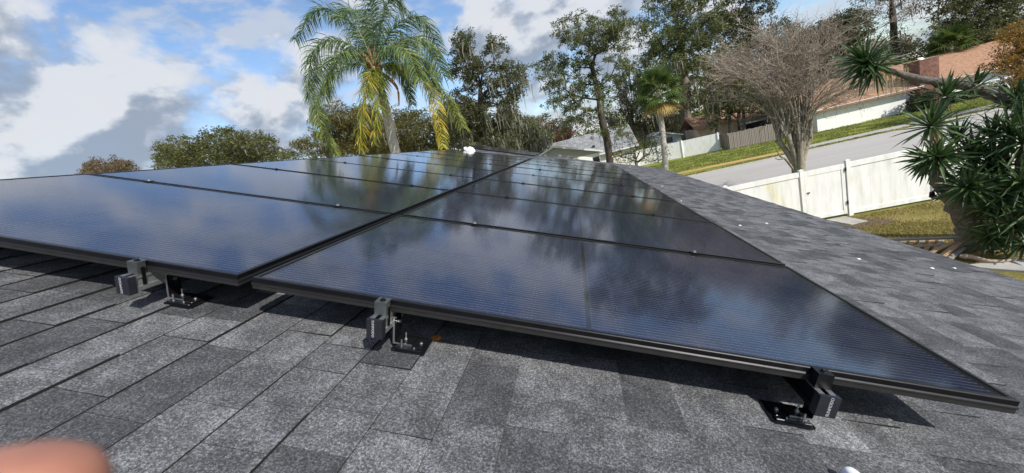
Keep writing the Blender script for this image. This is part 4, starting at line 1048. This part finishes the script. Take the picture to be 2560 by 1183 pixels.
# frond: pixel path with depth offsets, length of leaflets, colour weights (green, lime, yellow) at base and tip
FR = [([(932, 150, 0), (930, 60, .1), (925, -50, .3)], .85, (1, 0, 0), (1, 0, 0)),
      ([(930, 160, 0), (890, 70, -.2), (800, 22, -.3), (738, 100, -.3)], .70, (1, 0, 0), (1, 0, 0)),
      ([(930, 165, 0), (860, 105, -.6), (785, 125, -1.0), (770, 245, -1.1)], .80, (1, 0, 0), (.7, .3, 0)),
      ([(930, 165, 0), (850, 140, .6), (790, 190, 1.2), (785, 300, 1.3)], .75, (1, 0, 0), (.8, .2, 0)),
      ([(932, 172, 0), (865, 165, -.4), (795, 240, -.8), (805, 320, -.9), (840, 385, -.9)], .62, (.9, .1, 0), (.3, .7, 0)),
      ([(932, 172, -.1), (925, 190, -.9), (908, 260, -1.4), (900, 372, -1.5)], .72, (.2, .8, 0), (0, .35, .65)),
      ([(932, 172, -.1), (945, 200, -.7), (945, 270, -1.1), (935, 350, -1.2)], .60, (.3, .7, 0), (.1, .7, .2)),
      ([(932, 160, 0), (985, 70, -.2), (1050, 45, -.3), (1100, 130, -.4)], .85, (1, 0, 0), (1, 0, 0)),
      ([(932, 165, 0), (995, 105, -.7), (1060, 100, -1.1), (1110, 190, -1.2)], .85, (.9, .1, 0), (.8, .2, 0)),
      ([(932, 165, 0), (1000, 130, .7), (1060, 150, 1.2), (1090, 240, 1.3)], .75, (1, 0, 0), (1, 0, 0)),
      ([(935, 172, 0), (985, 165, .2), (1045, 185, .3), (1085, 250, .3), (1108, 370, .3)], .66, (.5, .5, 0), (0, .3, .7)),
      ([(935, 172, 0), (1010, 170, .9), (1090, 205, 1.5), (1160, 320, 1.7)], .70, (.5, .5, 0), (.1, .9, 0)),
      ([(935, 172, 0), (975, 165, 1.0), (1010, 190, 1.7), (1030, 260, 1.9)], .55, (.8, .2, 0), (.8, .2, 0)),
      ([(930, 160, 0), (905, 60, .7), (870, 20, 1.1), (835, 45, 1.3)], .75, (1, 0, 0), (1, 0, 0)),
      ([(930, 160, 0), (955, 50, .6), (980, -5, .9), (1010, 20, 1.0)], .75, (1, 0, 0), (1, 0, 0)),
      ([(932, 165, 0), (870, 130, -1.2), (830, 170, -2.0), (810, 240, -2.2)], .75, (.9, .1, 0), (.7, .3, 0)),
      ([(932, 165, 0), (975, 120, -1.3), (1020, 130, -2.0), (1050, 200, -2.2)], .75, (.9, .1, 0), (.6, .4, 0)),
      ([(935, 165, 0), (930, 130, 1.5), (925, 160, 2.6), (920, 240, 3.0)], .7, (1, 0, 0), (1, 0, 0))]
frg = np.random.default_rng(21)
for k, (pts, ll, wb, wt) in enumerate(FR):
    cur = bez([qc + np.array([0, 0, .05])] + [at_y(x, y, PY + d) for x, y, d in pts[1:]], 26)
    T = np.gradient(cur, axis=0); T /= np.linalg.norm(T, axis=1)[:, None]
    n = len(cur); pr = tube(cur, np.linspace(.028, .004, n), 5)
    Vs, Fs, Ms = [], [], []
    cnt = 150
    for s in (-1, 1):
        for j in range(cnt):
            f = .10 + .90 * (j + frg.random()) / cnt; x = f * (n - 1); i = int(min(x, n - 2)); p = cur[i] + (cur[i + 1] - cur[i]) * (x - i); t_ = T[i]
            side = np.cross(t_, np.array([0, 0, 1.0])); nn_ = np.linalg.norm(side)
            if nn_ < .35:
                v_ = np.array([R[0][0], R[0][1], 0]); side = side + v_ * .6
            side /= np.linalg.norm(side) + 1e-9; nor = np.cross(side, t_)
            roll = frg.normal(0, .45); d = s * side * math.cos(roll) + nor * math.sin(roll)
            d = d * .85 + t_ * .55; d /= np.linalg.norm(d)
            L_ = 1.3 * ll * (.55 + .45 * math.sin(math.pi * min(1, f * .9 + .12))) * frg.uniform(.85, 1.1); wd = .016
            q = p; rows = []
            up_ = np.cross(d, np.array([0, 0, 1.0])); up_ = up_ / (np.linalg.norm(up_) + 1e-9)
            wv = np.cross(d, nor); wv = wv / (np.linalg.norm(wv) + 1e-9)
            wv = wv * .6 + frg.normal(0, .45, 3); wv /= np.linalg.norm(wv)
            for g in range(4):
                ww = wd * (1, 1.15, .8, .1)[g]; rows += [q - wv * ww, q + wv * ww]
                d = d + np.array([0, 0, -.16 - .30 * g]); d /= np.linalg.norm(d); q = q + d * L_ / 3
            b = len(Vs) * 8; Vs.append(rows)
            Fs += [(b + 2 * g, b + 2 * g + 1, b + 2 * g + 3, b + 2 * g + 2) for g in range(3)]
            w_ = np.array(wb) * (1 - f) + np.array(wt) * f; mi = int(frg.choice(3, p=w_ / w_.sum())); Ms += [mi] * 3
    fr = obj('frond', mesh_of('frond', np.array(Vs).reshape(-1, 3), np.array(Fs), [M['palm_green'], M['palm_lime'], M['palm_yellow']], Ms), qp, I4)
    obj('stalk', mesh_of('stalk', pr[0], pr[1], M['rachis'], smooth=True), fr, I4)
# old spathe hanging at the trunk
V, F = tube(bez([qc + np.array([.12, -.1, -.1]), at_y(990, 215, PY - .2), at_y(998, 262, PY - .2)], 6), [.03, .05, .07, .08, .08, .07, .06, .05, .045, .04, .035, .03, .02], 7)
obj('spathe', mesh_of('spathe', V, F, M['boot'], smooth=True), qp, I4)

M['sabal_green'] = leaf_mat('sabal_green', [(.045, .075, .02), (.075, .12, .03), (.11, .16, .04), (.16, .20, .06)], .45, .3)
M['sabal_dry'] = leaf_mat('sabal_dry', [(.30, .20, .06), (.38, .26, .09), (.25, .22, .07)], .7, .2)
def fan_palm(name, label, base, top, r0, r1, petiole, blade, n, seed, dry=5):
    rg = np.random.default_rng(seed); t = thing(name, label, 'palm', loc=tuple(base))
    pth = bez([base, base * .5 + top * .5 + np.array([.08, 0, 0]), top], 14)
    V, F = tube(pth, np.interp(np.linspace(0, 1, len(pth)), [0, .1, 1], [r0 * 1.25, r0, r1]) * (1 + .02 * np.sin(np.arange(len(pth)) * 1.7)), 12)
    obj('trunk', mesh_of('trunk', V, F, M['palm_bark'], smooth=True), t, I4)
    for k in range(n):
        dr = k < dry
        az = k * 2.399; el = rad(-42 + 125 * (k / n) ** .9) if not dr else rad(rg.uniform(-65, -35))
        d = np.array([math.cos(az) * math.cos(el), math.sin(az) * math.cos(el), math.sin(el)])
        hub = top + d * petiole + np.array([0, 0, -.12 * petiole * math.cos(el)])
        pv, pf = tube([top - np.array([0, 0, .1]), top + d * petiole * .5 + np.array([0, 0, .03]), hub], [.02, .014, .01], 5)
        sx = np.cross(d, np.array([0, 0, 1.0])); sx /= np.linalg.norm(sx) + 1e-9; up_ = np.cross(sx, d)
        Vs, Fs = [], []; m = 26
        for j in range(m):
            th = rad(-115 + 230 * j / (m - 1)); dd = d * math.cos(th) + sx * math.sin(th); dd = dd - up_ * .15 * (abs(math.sin(th)))
            dd /= np.linalg.norm(dd); L_ = blade * (1 - .25 * abs(th) / 2) * rg.uniform(.9, 1.08); wv = np.cross(dd, up_); wv /= np.linalg.norm(wv) + 1e-9
            q = hub; rows = []
            for g in range(4):
                ww = (.006, .034, .024, .003)[g] * blade / .75; rows += [q - wv * ww, q + wv * ww]; dd = dd + np.array([0, 0, -.10 - .16 * g]); dd /= np.linalg.norm(dd); q = q + dd * L_ / 3
            b = len(Vs) * 8; Vs.append(rows); Fs += [(b + 2 * g, b + 2 * g + 1, b + 2 * g + 3, b + 2 * g + 2) for g in range(3)]
        fr = obj('fan_leaf', mesh_of('fan_leaf', np.array(Vs).reshape(-1, 3), np.array(Fs), M['sabal_dry'] if dr else M['sabal_green']), t, I4)
        obj('stalk', mesh_of('stalk', pv, pf, M['rachis']), fr, I4)
    return t
sb = at_y(1660, 418, 20); st_ = at_y(1645, 232, 20); b0 = sb + (sb - st_) * (sb[2] / (st_[2] - sb[2])); b0[2] = 0
fan_palm('sabal_palm', 'slender sabal palm with round fan leaf crown beside the citrus tree', b0, st_, .155, .125, .72, .85, 34, 4, 4)
bb = at_y(2375, 115, 47); fan_palm('sabal_palm', 'bushy fan palm behind the brown roof under the dark oak', np.array([bb[0] + .3, 47.0, 0]), bb, .2, .2, 1.0, 1.6, 30, 6, 9)

# ------------------------------------------------------------------ crape myrtle, bare
M['crape_bark'] = simple('crape_bark', (.27, .235, .18), .85, 0, .35, 7, .4)
M['crape_twig'] = simple('crape_twigs', (.30, .245, .20), .9, 0, .25, 6)
crg = np.random.default_rng(31)
CY = 18.5
cb = at_y(1993, 425, CY); cb[2] = 0
cr = thing('crape_myrtle', 'bare many stemmed crape myrtle standing behind the white fence', 'tree', loc=tuple(cb))
knu = [at_y(x, y, CY + d) for x, y, d in ((1945, 350, 0), (1968, 336, -.25), (1990, 340, .25), (2012, 342, -.1), (2022, 348, .2), (1978, 355, .35), (2000, 352, -.35))]
parts = []
for k, q in enumerate(knu):
    b = cb + np.array([crg.uniform(-.14, .14), crg.uniform(-.14, .14), -.1]); m_ = b * .45 + q * .55 + np.array([(cb[0] - q[0]) * .25, 0, 0])
    pth = bez([b, m_, q], 8); parts.append(tube(pth, np.interp(np.linspace(0, 1, len(pth)), [0, .5, .9, 1], [.20, .12, .105, .14]), 9))
lowb = bez([cb + np.array([0, -.05, .75]), at_y(1965, 400, CY - .2), at_y(1952, 392, CY - .25), at_y(1942, 376, CY - .3)], 6)
parts.append(tube(lowb, np.linspace(.06, .02, len(lowb)), 7))
lowb = bez([at_y(1958, 397, CY - .25), at_y(1946, 399, CY - .3), at_y(1938, 395, CY - .3)], 5); parts.append(tube(lowb, np.linspace(.035, .02, len(lowb)), 6))
V, F = join(parts); obj('trunk', mesh_of('trunk', V, F, M['crape_bark'], smooth=True), cr, I4)
sp, tw0, tw1, twr = [], [], [], []
for k in range(74):
    q = knu[k % len(knu)] + crg.normal(0, .07, 3)
    ang = crg.uniform(0, 2 * math.pi); rr2 = math.sqrt(crg.random())
    # end point inside a vase shaped crown
    e = at_y(2005 + 225 * rr2 * math.cos(ang), 95 + 120 * (rr2 ** 2) - 60 * crg.random() + 20, CY + 2.6 * rr2 * math.sin(ang))
    if k < 12: e = at_y(*[(1765, 215), (1775, 260), (1790, 150), (1800, 290), (1830, 110), (2240, 90), (2225, 150), (2190, 40), (1780, 190), (2150, 215), (2215, 60), (1850, 60)][k], CY + crg.uniform(-1.5, 1.5))
    d = e - q; L_ = np.linalg.norm(d)
    c1 = q + np.array([d[0] * .16, d[1] * .16, d[2] * .42 + .15]) + crg.normal(0, .08, 3); c2 = q + np.array([d[0] * .55, d[1] * .55, d[2] * .80 + .10]) + crg.normal(0, .10, 3)
    pth = bez([q, c1, c2, e], 7); sp.append(tube(pth, np.linspace(crg.uniform(.028, .042), .008, len(pth)), 5))
    T = np.gradient(pth, axis=0); T /= np.linalg.norm(T, axis=1)[:, None]
    for b in range(11):
        i = crg.integers(int(len(pth) * .35), len(pth)); p = pth[i]; dd = T[i] * 1.0 + crg.normal(0, .55, 3); dd[2] += .15; dd /= np.linalg.norm(dd); bl = crg.uniform(.5, 1.25)
        a = p; 
        for s in range(3):
            nb_ = a + dd * bl / 3; tw0.append(a); tw1.append(nb_); twr.append(.011 - .0022 * s)
            for w_ in range(4):
                d2 = dd + crg.normal(0, .65, 3); d2 /= np.linalg.norm(d2); tl = crg.uniform(.2, .5); st2 = a + (nb_ - a) * crg.random(); mid = st2 + d2 * tl * .5
                tw0.append(st2); tw1.append(mid); twr.append(.0062); d3 = d2 + crg.normal(0, .4, 3); d3 /= np.linalg.norm(d3); tw0.append(mid); tw1.append(mid + d3 * tl * .5); twr.append(.0045)
            dd = dd + crg.normal(0, .18, 3); dd /= np.linalg.norm(dd); a = nb_
V, F = join(sp); obj('stems', mesh_of('stems', V, F, M['crape_bark'], smooth=True), cr, I4)
twr = np.array(twr); V, F = frusta(np.array(tw0), np.array(tw1), twr, twr * .75, 3); obj('twigs', mesh_of('twigs', V, F, M['crape_twig'], smooth=True), cr, I4)

# ------------------------------------------------------------------ citrus tree
ct = tree('citrus_tree', 'sparse citrus tree with a few oranges beside the sabal palm', 'tree', root_of(1590, 420, 21), [(1590, 405), (1588, 385)], 21, .08,
          [(1600, 360, 50, 35), (1560, 385, 45, 28), (1640, 375, 40, 35), (1590, 400, 70, 18), (1650, 345, 25, 18, .6)], 1.5, 170, 9, .12, 'citrus_leaf', 'bark', .30, 0, seed=41, tip=.008, shell=.2)
M['orange'] = simple('orange_fruit', (.75, .33, .03), .45, 0, .1)
for x, y in ((1531, 392), (1592, 355), (1576, 332), (1551, 386), (1580, 378), (1614, 400), (1545, 405)):
    p = at_y(x, y, 20.2); ob = MB(); ob.add(*(lambda s: (s[0], s[1]))(tube([p + np.array([0, 0, z]) for z in (-.05, -.045, -.03, 0, .03, .045, .05)], [.002, .02, .04, .05, .04, .02, .002], 10)))
    ob.build('orange', M['orange'], ct, I4, smooth=True)

# ------------------------------------------------------------------ yuccas
M['yucca'] = leaf_mat('yucca_leaf', [(.025, .05, .018), (.042, .08, .028), (.065, .115, .04), (.10, .165, .06)], .38, .15)
M['yucca_dry'] = leaf_mat('yucca_dry', [(.20, .16, .10), (.30, .25, .17), (.36, .31, .22), (.42, .34, .10)], .85, .2)
M['yucca_bark'] = simple('yucca_bark', (.115, .10, .085), .95, 0, .6, 16, 1.0)
def rosette(parent, c, length, n, axis, rg, spread=1.25, dry=0, width=.030):
    axis = np.array(axis, float); axis /= np.linalg.norm(axis)
    s1 = np.cross(axis, [0.31, .8, .5]); s1 /= np.linalg.norm(s1); s2 = np.cross(axis, s1)
    Vs, Fs, Ms = [], [], []
    for k in range(n + dry):
        az = k * 2.39996; f = (k + .5) / n
        dr = k >= n
        th = (1.9 - 1.75 * min(1, f)) * spread / 1.25 + rg.normal(0, .10) if not dr else 2.5
        d = axis * math.cos(th) + (s1 * math.cos(az) + s2 * math.sin(az)) * math.sin(th)
        L_ = length * rg.uniform(.75, 1.1) * (1 - .25 * max(0, f - .7)); sag = (.16 if not dr else .9) * rg.uniform(.1, 1.7)
        w = np.cross(d, axis); w /= np.linalg.norm(w) + 1e-9; nor = np.cross(w, d)
        q = np.array(c) + d * .03; rows = []
        for g in range(4):
            ww = (.6, 1.0, .8, .04)[g] * width * (1 if not dr else .5); rows += [q - w * ww + nor * ww * .35, q, q + w * ww + nor * ww * .35]
            d = d + np.array([0, 0, -sag * (g + 1) * .35]); d /= np.linalg.norm(d); q = q + d * L_ / 3
        b = len(Vs) * 12; Vs.append(rows)
        for g in range(3): Fs += [(b + 3 * g, b + 3 * g + 1, b + 3 * g + 4, b + 3 * g + 3), (b + 3 * g + 1, b + 3 * g + 2, b + 3 * g + 5, b + 3 * g + 4)]
        Ms += [1 if dr else 0] * 6
    return obj('leaf_rosette', mesh_of('leaf_rosette', np.array(Vs).reshape(-1, 3), np.array(Fs), [M['yucca'], M['yucca_dry']], Ms), parent, I4)
yrg = np.random.default_rng(51)
yb = at_z(2445, 618, 0)
yu = thing('yucca', 'large dark green yucca clump with thick leaning trunk in the yard corner', 'yucca', loc=tuple(yb))
parts = []
Yv = float(yb[1])
def ystem(pts, r0, r1, n=6, s=9):
    pth = bez(pts, n); rr3 = np.linspace(r0, r1, len(pth)) * (1 + .10 * np.sin(np.arange(len(pth)) * 2.7)); tv, tf = tube(pth, rr3, s); parts.append((tv + yrg.normal(0, r1 * .16, tv.shape), tf))
ystem([yb + np.array([0, 0, -.1]), at_y(2430, 560, Yv), at_y(2385, 490, Yv), at_y(2345, 440, Yv + .1), at_y(2335, 350, Yv + .2)], .34, .10, s=11)
ystem([at_y(2350, 480, Yv), at_y(2340, 488, Yv - .1), at_y(2334, 486, Yv - .15)], .11, .08)
ystem([at_y(2425, 540, Yv), at_y(2420, 470, Yv - .1), at_y(2430, 400, Yv)], .20, .08)
ystem([yb + np.array([.25, .1, 0]), at_y(2470, 520, Yv - .2), at_y(2500, 420, Yv - .3), at_y(2525, 340, Yv - .3)], .24, .09)
ystem([yb + np.array([.5, -.2, 0]), at_y(2530, 560, Yv - .5), at_y(2550, 450, Yv - .6), at_y(2570, 360, Yv - .6)], .22, .09)
ystem([at_y(2335, 370, Yv + .2), at_y(2350, 300, Yv + .4), at_y(2362, 245, Yv + .5)], .10, .06)
V, F = join(parts); obj('trunk', mesh_of('trunk', V, F, M['yucca_bark'], smooth=True), yu, I4)
for (x, y, dY, L_, n, ax, dr) in ((2330, 318, .1, .72, 60, (-.2, -.3, 1), 26), (2325, 400, .0, .55, 50, (-.7, -.4, .2), 10), (2345, 395, -.2, .6, 46, (-.2, -.8, .2), 14), (2362, 243, .5, .62, 50, (0, -.3, 1), 8), (2430, 392, -.1, .70, 56, (-.1, -.5, 1), 8),
                                (2420, 470, -.4, .62, 50, (-.3, -.8, .4), 6), (2478, 420, -.3, .75, 56, (0, -.5, .8), 8), (2525, 335, -.3, .80, 60, (0, -.3, 1), 8), (2480, 350, .2, .7, 50, (-.1, -.2, 1), 6), (2560, 360, -.6, .85, 60, (.1, -.3, 1), 8), (2505, 490, -.6, .7, 50, (-.2, -.8, .4), 16),
                                (2550, 455, -.8, .75, 56, (.1, -.8, .5), 14), (2470, 520, -.5, .65, 40, (-.1, -.9, -.1), 26), (2530, 560, -.8, .7, 40, (0, -.8, -.1), 26), (2440, 440, .3, .65, 46, (-.3, -.2, .8), 6), (2570, 280, -.2, .8, 50, (.1, -.2, 1), 4), (2590, 520, -.9, .8, 50, (.2, -.6, .3), 16), (2395, 350, .4, .6, 44, (-.1, 0, 1), 4),
                                (2470, 590, -.5, .6, 30, (-.2, -.8, .1), 20), (2560, 610, -.9, .65, 36, (0, -.7, .2), 20)):
    rosette(yu, at_y(x, y, Yv + dY), L_, n, ax, yrg, dry=dr)
# leaning stem that reaches across the picture
lc = at_y(2165, 158, 10.4)
lb0 = np.array([11.6, 8.9, 0.0])
yl = thing('yucca', 'leaning yucca stem ending in one big leaf head over the street', 'yucca', loc=tuple(lb0))
parts = []
ystem([lb0, np.array([11.2, 9.2, 1.6]), at_y(2570, 282, 9.6), at_y(2490, 240, 9.8), at_y(2400, 212, 10.0), at_y(2320, 202, 10.15), at_y(2250, 185, 10.3), lc], .17, .055, 6, 9)
V, F = join(parts); obj('trunk', mesh_of('trunk', V, F, M['yucca_bark'], smooth=True), yl, I4)
rosette(yl, lc, .78, 84, (-.55, -.3, .75), yrg, 1.35, 0)
rosette(yl, at_y(2190, 170, 10.35), .70, 40, (-.8, -.2, .1), yrg, 1.1, 10)
rosette(yl, at_y(2437, 222, 9.95), .52, 40, (0, -.2, 1), yrg)
rosette(yl, at_y(2540, 250, 9.6), .55, 44, (.1, -.2, 1), yrg, dry=6)
sp_ = np.array([at_y(x, y, 10.3) for x, y in zip(yrg.uniform(2180, 2275, 60), np.interp(yrg.uniform(0, 1, 60), [0, 1], [168, 188]))])
V, F = strips(sp_, .52, .013, yrg, 3, .05); obj('dead_leaves', mesh_of('dead_leaves', V, F, M['yucca_dry']), yl, I4)

# fallen branch, shrubs by the brown house
pth = bez([at_z(2398, 640, .12), at_z(2430, 643, .10), at_z(2465, 652, .09), at_z(2500, 653, .08), at_z(2545, 648, .07)], 8)
V, F = tube(pth, np.interp(np.linspace(0, 1, len(pth)), [0, .1, .3, 1], [.03, .06, .05, .025]) * (1 + .12 * np.sin(np.arange(len(pth)) * 1.9)), 9)
tag(obj('fallen_branch', mesh_of('fallen_branch', V, F, M['branch_pale'], smooth=True)), 'pale fallen branch lying on the ground under the yucca', 'branch')
M['hedge'] = leaf_mat('hedge_leaf', [(.020, .03, .012), (.035, .05, .018), (.06, .075, .03), (.085, .09, .05)])
def shrub(name, label, x0, x1, y, h, n, seed, mat='hedge', size=.18):
    rg = np.random.default_rng(seed); t = thing(name, label, 'shrub', loc=((x0 + x1) / 2, y, 0))
    c = np.stack([rg.uniform(x0, x1, n), y + rg.uniform(-.5, .5, n), rg.uniform(.05, 1, n) ** .8 * h * (.75 + .25 * np.sin(np.linspace(0, 9, n)))], 1)
    V, F = leaves(c, .38, 34, size, rg); obj('foliage', mesh_of('foliage', V, F, M[mat]), t, I4)
    root = np.stack([c[:, 0], c[:, 1], np.zeros(n)], 1); V, F = frusta(root[::3] * .8 + c[::3] * .2 * np.array([1, 1, 0]) + np.array([0, 0, 0]), c[::3], np.full(len(c[::3]), .015), np.full(len(c[::3]), .006), 3)
    return t
shrub('hedge', 'dark overgrown hedge in front of the brown roofed house, right of the chimney', 32.6, 41.5, 39.4, .95, 260, 71)
shrub('shrub', 'dark rounded shrub at the foot of the brick chimney', 29.7, 31.4, 39.3, 1.75, 110, 72)
shrub('shrub', 'low green shrub at the foot of the sabal palm', 3.6, 5.0, 21.2, 1.5, 60, 73, 'citrus_leaf', .14)
# grass blades on the lawns
def grass(name, label, x0, x1, y0, y1, n, h, w, cols, seed, z=0.0):
    rg = np.random.default_rng(seed)
    p = np.stack([rg.uniform(x0, x1, n), rg.uniform(y0, y1, n), np.full(n, z)], 1)
    # clump
    keep = (np.sin(p[:, 0] * 2.1 + 1.3 * np.sin(p[:, 1] * 1.7)) + np.sin(p[:, 1] * 2.6 + p[:, 0]) + rg.normal(0, .9, n)) > -.7; p = p[keep]; n = len(p)
    a = rg.uniform(0, 2 * np.pi, n); hh = h * rg.uniform(.5, 1.2, n); lean = rg.normal(0, .5, (n, 2)) * hh[:, None]
    s = np.stack([np.cos(a), np.sin(a), np.zeros(n)], 1) * w
    V = np.stack([p - s, p + s, p + np.concatenate([lean, hh[:, None]], 1)], 1).reshape(-1, 3)
    o = obj(name, mesh_of(name, V, np.arange(3 * n).reshape(-1, 3), leaf_mat(name + '_blade', cols, .7, .2))); tag(o, label, 'grass', kind='stuff')
grass('yard_grass', 'patchy yellow green grass in the yard by the gate', 8.4, 15, 9.2, 13.4, 26000, .06, .010, [(.11, .11, .03), (.20, .18, .05), (.29, .24, .08), (.36, .28, .12)], 81, .004)
grass('far_lawn', 'green lawn across the street', 6, 34, 33.2, 44, 42000, .09, .035, [(.10, .14, .025), (.16, .20, .04), (.21, .24, .055), (.26, .24, .08)], 82)
grass('verge_grass', 'strip of dry grass between far kerb and path', 4, 40, 30.6, 31.7, 6000, .07, .03, [(.10, .10, .03), (.17, .15, .05), (.22, .18, .07)], 83)

# ------------------------------------------------------------------ the photographer's finger at the lens
def camp(x, y, z): return C + R.T @ np.array([x, y, z])
def hand():
    V = []; E = []; RR = []
    def v(p, r): V.append(tuple(camp(*p))); RR.append(r); return len(V) - 1
    wrist = v((-.075, .215, -.045), .024); palm = v((-.070, .165, -.03), .026); kn = v((-.068, .135, -.012), .017)
    E += [(wrist, palm), (palm, kn)]
    def chain(start, pts):
        a = start
        for p, r in pts:
            b = v(p, r); E.append((a, b)); a = b
    chain(kn, [((-.0645, .105, .012), .0100), ((-.0625, .078, .032), .0092), ((-.0620, .0470, .044), .0100), ((-.0615, .0333, .0475), .0098), ((-.0608, .0260, .0485), .0088)])
    k2 = v((-.090, .140, -.020), .014); E.append((palm, k2)); chain(k2, [((-.098, .118, -.002), .0100), ((-.092, .103, -.014), .0092), ((-.080, .103, -.026), .0082)])
    k3 = v((-.108, .155, -.028), .012); E.append((palm, k3)); chain(k3, [((-.116, .132, -.014), .0092), ((-.108, .116, -.026), .0086), ((-.094, .114, -.036), .0076)])
    k4 = v((-.120, .172, -.036), .010); E.append((palm, k4)); chain(k4, [((-.126, .150, -.026), .0082), ((-.118, .136, -.036), .0076), ((-.106, .134, -.044), .0066)])
    th = v((-.045, .165, -.020), .014); E.append((palm, th)); chain(th, [((-.028, .145, -.014), .0110), ((-.022, .122, -.016), .0098), ((-.020, .104, -.018), .0082)])
    me = bpy.data.meshes.new('hand_base'); me.from_pydata(V, E, []); me.update()
    o = bpy.data.objects.new('hand_tmp', me); col.objects.link(o)
    sk = o.modifiers.new('skin', 'SKIN'); sk.use_smooth_shade = True
    ss = o.modifiers.new('sub', 'SUBSURF'); ss.levels = 2; ss.render_levels = 2
    for i, d in enumerate(me.skin_vertices[0].data): d.radius = (RR[i], RR[i]); d.use_root = (i == 1)
    dg = bpy.context.evaluated_depsgraph_get(); m2 = bpy.data.meshes.new_from_object(o.evaluated_get(dg)); bpy.data.objects.remove(o)
    m, nt, b = new_mat('skin')
    f = noise(nt, 90, 4, .6, pos(nt)); nt.links.new(ramp(nt, f, [(.3, (.36, .15, .10)), (.7, (.50, .23, .15))]), b.inputs['Base Color']); b.inputs['Roughness'].default_value = .5
    b.inputs['Subsurface Weight'].default_value = .15; b.inputs['Subsurface Radius'].default_value = (.004, .0015, .001)
    m2.materials.clear(); m2.materials.append(m); m2.name = 'hand'
    for p in m2.polygons: p.material_index = 0
    h = bpy.data.objects.new('hand', m2); put(h, Matrix.Identity(4))
    tag(h, 'blurred fingertip close to the lens in the lower left corner', 'hand')
hand()
